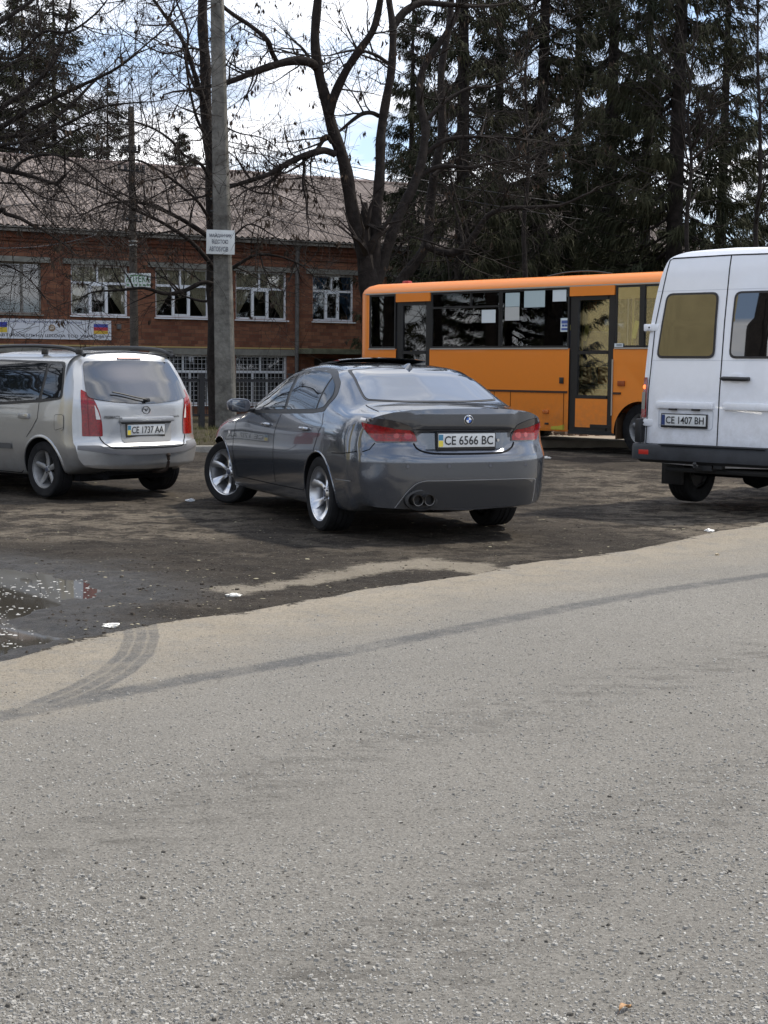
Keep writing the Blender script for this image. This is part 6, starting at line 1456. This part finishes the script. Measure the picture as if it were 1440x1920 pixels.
# ------------ conifers
needles = mat('needles', (.017,.024,.013), .85, var=.35, vscale=.35, col2=(.058,.056,.030))
def spruce(seed, H_, rad, dens_=1.0, bare=.08, droop=1.0, power=.8):
    random.seed(seed); T, N_ = MB(), MB()
    T.tube([(0,0,-.3), (.05,0,H_*.3), (.0,.05,H_*.6), (0,0,H_)], [H_*.0115, H_*.0095, H_*.006, .02], 9)
    z = H_*bare
    while z < H_*.985:
        u = (z/H_-bare)/(1-bare); Rr = rad*((1-u)**power)*(1 if u > .12 else .75+2*u)+.15
        for _ in range(random.choice((3, 4, 5)) if u < .9 else 3):
            if random.random() > .93: continue
            a = random.random()*2*PI; l = Rr*random.uniform(.6, 1.12); s = Vector((math.cos(a), math.sin(a), 0)); z1 = z+random.uniform(-.25, .25)
            P = []; n = 5
            for i in range(n+1):
                t = i/n; P.append(s*(l*t)+Vector((0, 0, z1-droop*l*.30*math.sin(t*2.2)+l*.16*t*t*(1+u))))
            T.tube(P, [max(.008, .05*(1-.85*i/n)*(1-.5*u)) for i in range(n+1)], 4, False)
            m_ = int(dens_*(7+l*11))
            for _k in range(m_):
                t = random.uniform(.12, 1)**.8; i = min(n-1, int(t*n)); p = P[i].lerp(P[i+1], t*n-i)
                side = Vector((-s.y, s.x, 0))*random.choice((-1, 1)); out_ = (s*random.uniform(.1, .7)+side*random.uniform(.2, 1)*(1.15-t)).normalized()*random.uniform(.15, .55)*(.6+.4*(1-u))
                hang = random.uniform(.12, .5)*droop*(.5+.5*(1-u))
                tip = p+out_+Vector((0,0,-hang)); mid = p+out_*.6+Vector((0,0,-hang*.25))
                for _b in range(6):
                    wv = Vector((random.gauss(0,1), random.gauss(0,1), random.gauss(0,.5))).normalized()*random.uniform(.010, .034)
                    j = Vector((random.gauss(0,.085), random.gauss(0,.085), random.gauss(0,.085))); o = len(N_.v)
                    N_.v += [tuple(p+j*.3), tuple(mid+wv+j), tuple(tip+j), tuple(mid-wv+j)]; N_.f.append((o, o+1, o+2, o+3))
        z += H_*.0135*random.uniform(.7, 1.4)+.05
    return T, N_
protos = {}
def conifer(kind, px, Y, sc, rz, label, base_y=None, group='tall conifers behind the bus'):
    spec = {'a': (1, 24, 3.4, 1.0, .10, 1.15), 'b': (2, 24, 3.0, .85, .14, 1.3), 'c': (3, 24, 3.8, .62, .07, 1.1), 'd': (4, 15, 2.6, .6, .25, .7), 'e': (5, 15, 4.6, 1.5, .02, .7)}[kind]
    x = at(px, 700, Y).x; r_ = thing('spruce_tree', label, 'tree', (x, Y, gz(x, Y)), rz, group); r_.scale = (sc, sc, sc)
    if kind not in protos:
        T, N_ = spruce(*spec); protos[kind] = (obj('trunk', T, bark, r_, 60, False), obj('crown', N_, needles, r_, 0, False))
    else:
        for o in protos[kind]: c = o.copy(); C.objects.link(c); c.parent = r_
    return r_
for k, px, Y, sc, rz, lb in (
    ('a', 768, 58, .72, .3, 'leftmost of the tall conifers, dark green foliage beside the middle limb of the forked tree'),
    ('b', 862, 47, .95, 1.1, 'dark conifer with a straight trunk above the middle windows of the bus'),
    ('c', 930, 60, 1.0, 2.0, 'deep set dark conifer seen between the two straight trunks above the bus'),
    ('a', 1008, 50, 1.0, 3.9, 'dense dark conifer with drooping branches above the front door of the bus'),
    ('c', 1075, 64, 1.05, .7, 'far conifer in the second row above the front end of the bus'),
    ('b', 1135, 52, 1.02, 5.0, 'slender dark conifer standing just left of the white van roof'),
    ('c', 1205, 62, .95, 2.6, 'far conifer with sky gaps behind the left roof corner of the van'),
    ('a', 1258, 46, 1.0, 4.4, 'thick trunked conifer straight above the left rear door of the white van'),
    ('b', 1345, 54, .86, 3.1, 'conifer with long drooping arms above the right rear door of the van'),
    ('c', 1440, 66, .74, 1.9, 'rightmost conifer, cut by the right edge of the picture')):
    conifer(k, px, Y, sc, rz, lb)
GL = 'conifers behind the brick building'
conifer('e', 50, 74, 1.32, .5, 'broad dense dark spruce behind the left end of the roof', group=GL)
conifer('d', 108, 80, 1.5, .9, 'narrow spruce peak just right of the broad spruce on the left', group=GL)
conifer('d', 206, 84, 1.18, 1.5, 'thin bare stemmed conifer over the roof ridge left of the wooden pole', group=GL)
conifer('e', 338, 88, 1.02, 2.5, 'small bushy spruce over the roof ridge between the wooden pole and the concrete pole', group=GL)
# bare young trees on the right, in front of the conifers
random.seed(77)
for px, Y, top, lb in ((1420, 42, -40, 'slender bare tree at the right edge over the van roof'), (1290, 40, 120, 'slender bare tree in front of the conifers above the left half of the van'), (985, 41, 60, 'slender bare tree in front of the conifers above the front half of the bus')):
    b_ = at(px, 800, Y); tr = thing('bare_tree', lb, 'tree', (b_.x, Y, gz(b_.x, Y)))
    T, W_, Pd = MB(), MB(), MB()
    limb(T, W_, Pd, tr, [(px,805),(px+4,600),(px-3,450),(px+6,300),(px,top+100),(px+8,top)], Y, .2, .05, 26, (0,.3), 2.3, 2, .05, up=.3, r=.03, t0=.45)
    tree_parts(tr, T, W_, Pd, None)
# far wood closing the view
wood = MB(); random.seed(5)
for i in range(5200):
    x = random.uniform(-60, 90); y = 105+random.uniform(-3, 6); z = -1+abs(random.gauss(0, 1))*2.4; s = random.uniform(.2, .7)
    o = len(wood.v)
    for _ in range(4): wood.v.append((x+random.gauss(0, s), y+random.gauss(0, s), z+random.gauss(0, s)))
    wood.f += [(o, o+1, o+2), (o+1, o+2, o+3)]
tag(obj('far_wood', wood, mat('wood_leaves', (.035,.034,.024), .9, var=.4, vscale=.3), None, 0, False), 'low dark belt of bushes far behind the trees', 'wood', kind='stuff')
# across the road (seen mirrored in the glass): pale yellow house and bare trees
yh = thing('yellow_house', 'pale yellow plastered apartment block outside the picture, mirrored in the van window', 'building', (-44.5, 10.8, 0), 0)
mb = MB(); mb.box((0, 0, 8), (9, 17.2, 16)); yw = obj('wall', mb, mat('yellow_plaster', (.50,.42,.22), .9, var=.12, vscale=.6), yh, 0)
mb = MB(); mb.prism([(-5.2, 16), (5.2, 16), (0, 18.4)], -9, 9, lambda a, b, h: (a, h, b)); obj('roof', mb, mat('roof_far', (.12,.10,.09), .8), yh, 0)
for i in range(3):
    mb = MB(); mb.box((4.53, -4.5+i*4.2, 2.2), (.06, 1.3, 1.5)); obj('window', mb, mat('far_window', (.03,.035,.04), .1), yh, 0)
random.seed(9)
def free_tree(x, y, h, lb, r0=.24):
    tr = thing('bare_tree', lb, 'tree', (x, y, 0)); T, W_, Pd = MB(), MB(), MB()
    T.tube(crom([(0,0,-.2), (.1,0,h*.2), (-.1,.1,h*.45), (.15,0,h*.7), (0,0,h)], 4), [r0*(1-.85*i/16) for i in range(17)], 10)
    for i in range(15):
        z = h*random.uniform(.25, .95); a = random.random()*6.28; grow(T, Pd, Vector((0,0,z)), Vector((math.cos(a), math.sin(a), .7)), h*.32*(1.15-z/h), .07*(1.15-z/h), 0, 0)
        grow(W_, Pd, Vector((0,0,z)), Vector((math.cos(a), math.sin(a), .7)), h*.34*(1.15-z/h)+.5, .05, 2, 0, kids=(4, 6))
    tree_parts(tr, T, W_, Pd, None)
free_tree(-12, 10.0, 14, 'bare tree outside the picture, mirrored in the right rear window of the van', .42)
free_tree(-15, 18.4, 12, 'bare tree outside the picture on the left, mirrored in the minivan windows')
free_tree(-14, 24.5, 11, 'bare tree outside the picture on the left, mirrored in the bus windows')
free_tree(-17, 28, 12, 'second bare tree outside the picture on the left, behind the first one')
free_tree(-13, 31, 10, 'third bare tree outside the picture on the left, beside the school wall')
free_tree(-19, 22.5, 13, 'fourth bare tree outside the picture on the left, nearest the yellow apartment block', .35)
free_tree(-21, 26, 13, 'fifth bare tree outside the picture on the left, in front of the thicket', .32)
free_tree(-9, -12, 11, 'bare roadside tree across the road behind the viewer')
free_tree(3, -16, 12, 'bare roadside tree straight across the road behind the viewer')
for k, x, y, sc, rz, lb in (('e', -25, 23.5, .85, .4, 'unseen spruce added on the left to darken the bus windows, nearest the yellow apartment block'), ('b', -27, 28, .6, 1.2, 'taller unseen spruce added on the left to darken the bus windows, behind the bare trees'), ('e', -23, 33, .8, 2.2, 'broad unseen spruce added to darken the bus windows, farthest left behind the school end wall'), ('a', -30, 37, .6, 3, 'narrow unseen spruce added to darken the bus windows, beyond the broad spruce')):  # spruces added out of view so the bus windows mirror something dark
    r_ = thing('spruce_tree', lb, 'tree', (x, y, gz(x, y)), rz); r_.scale = (sc,)*3
    for o in protos[k]: c = o.copy(); C.objects.link(c); c.parent = r_
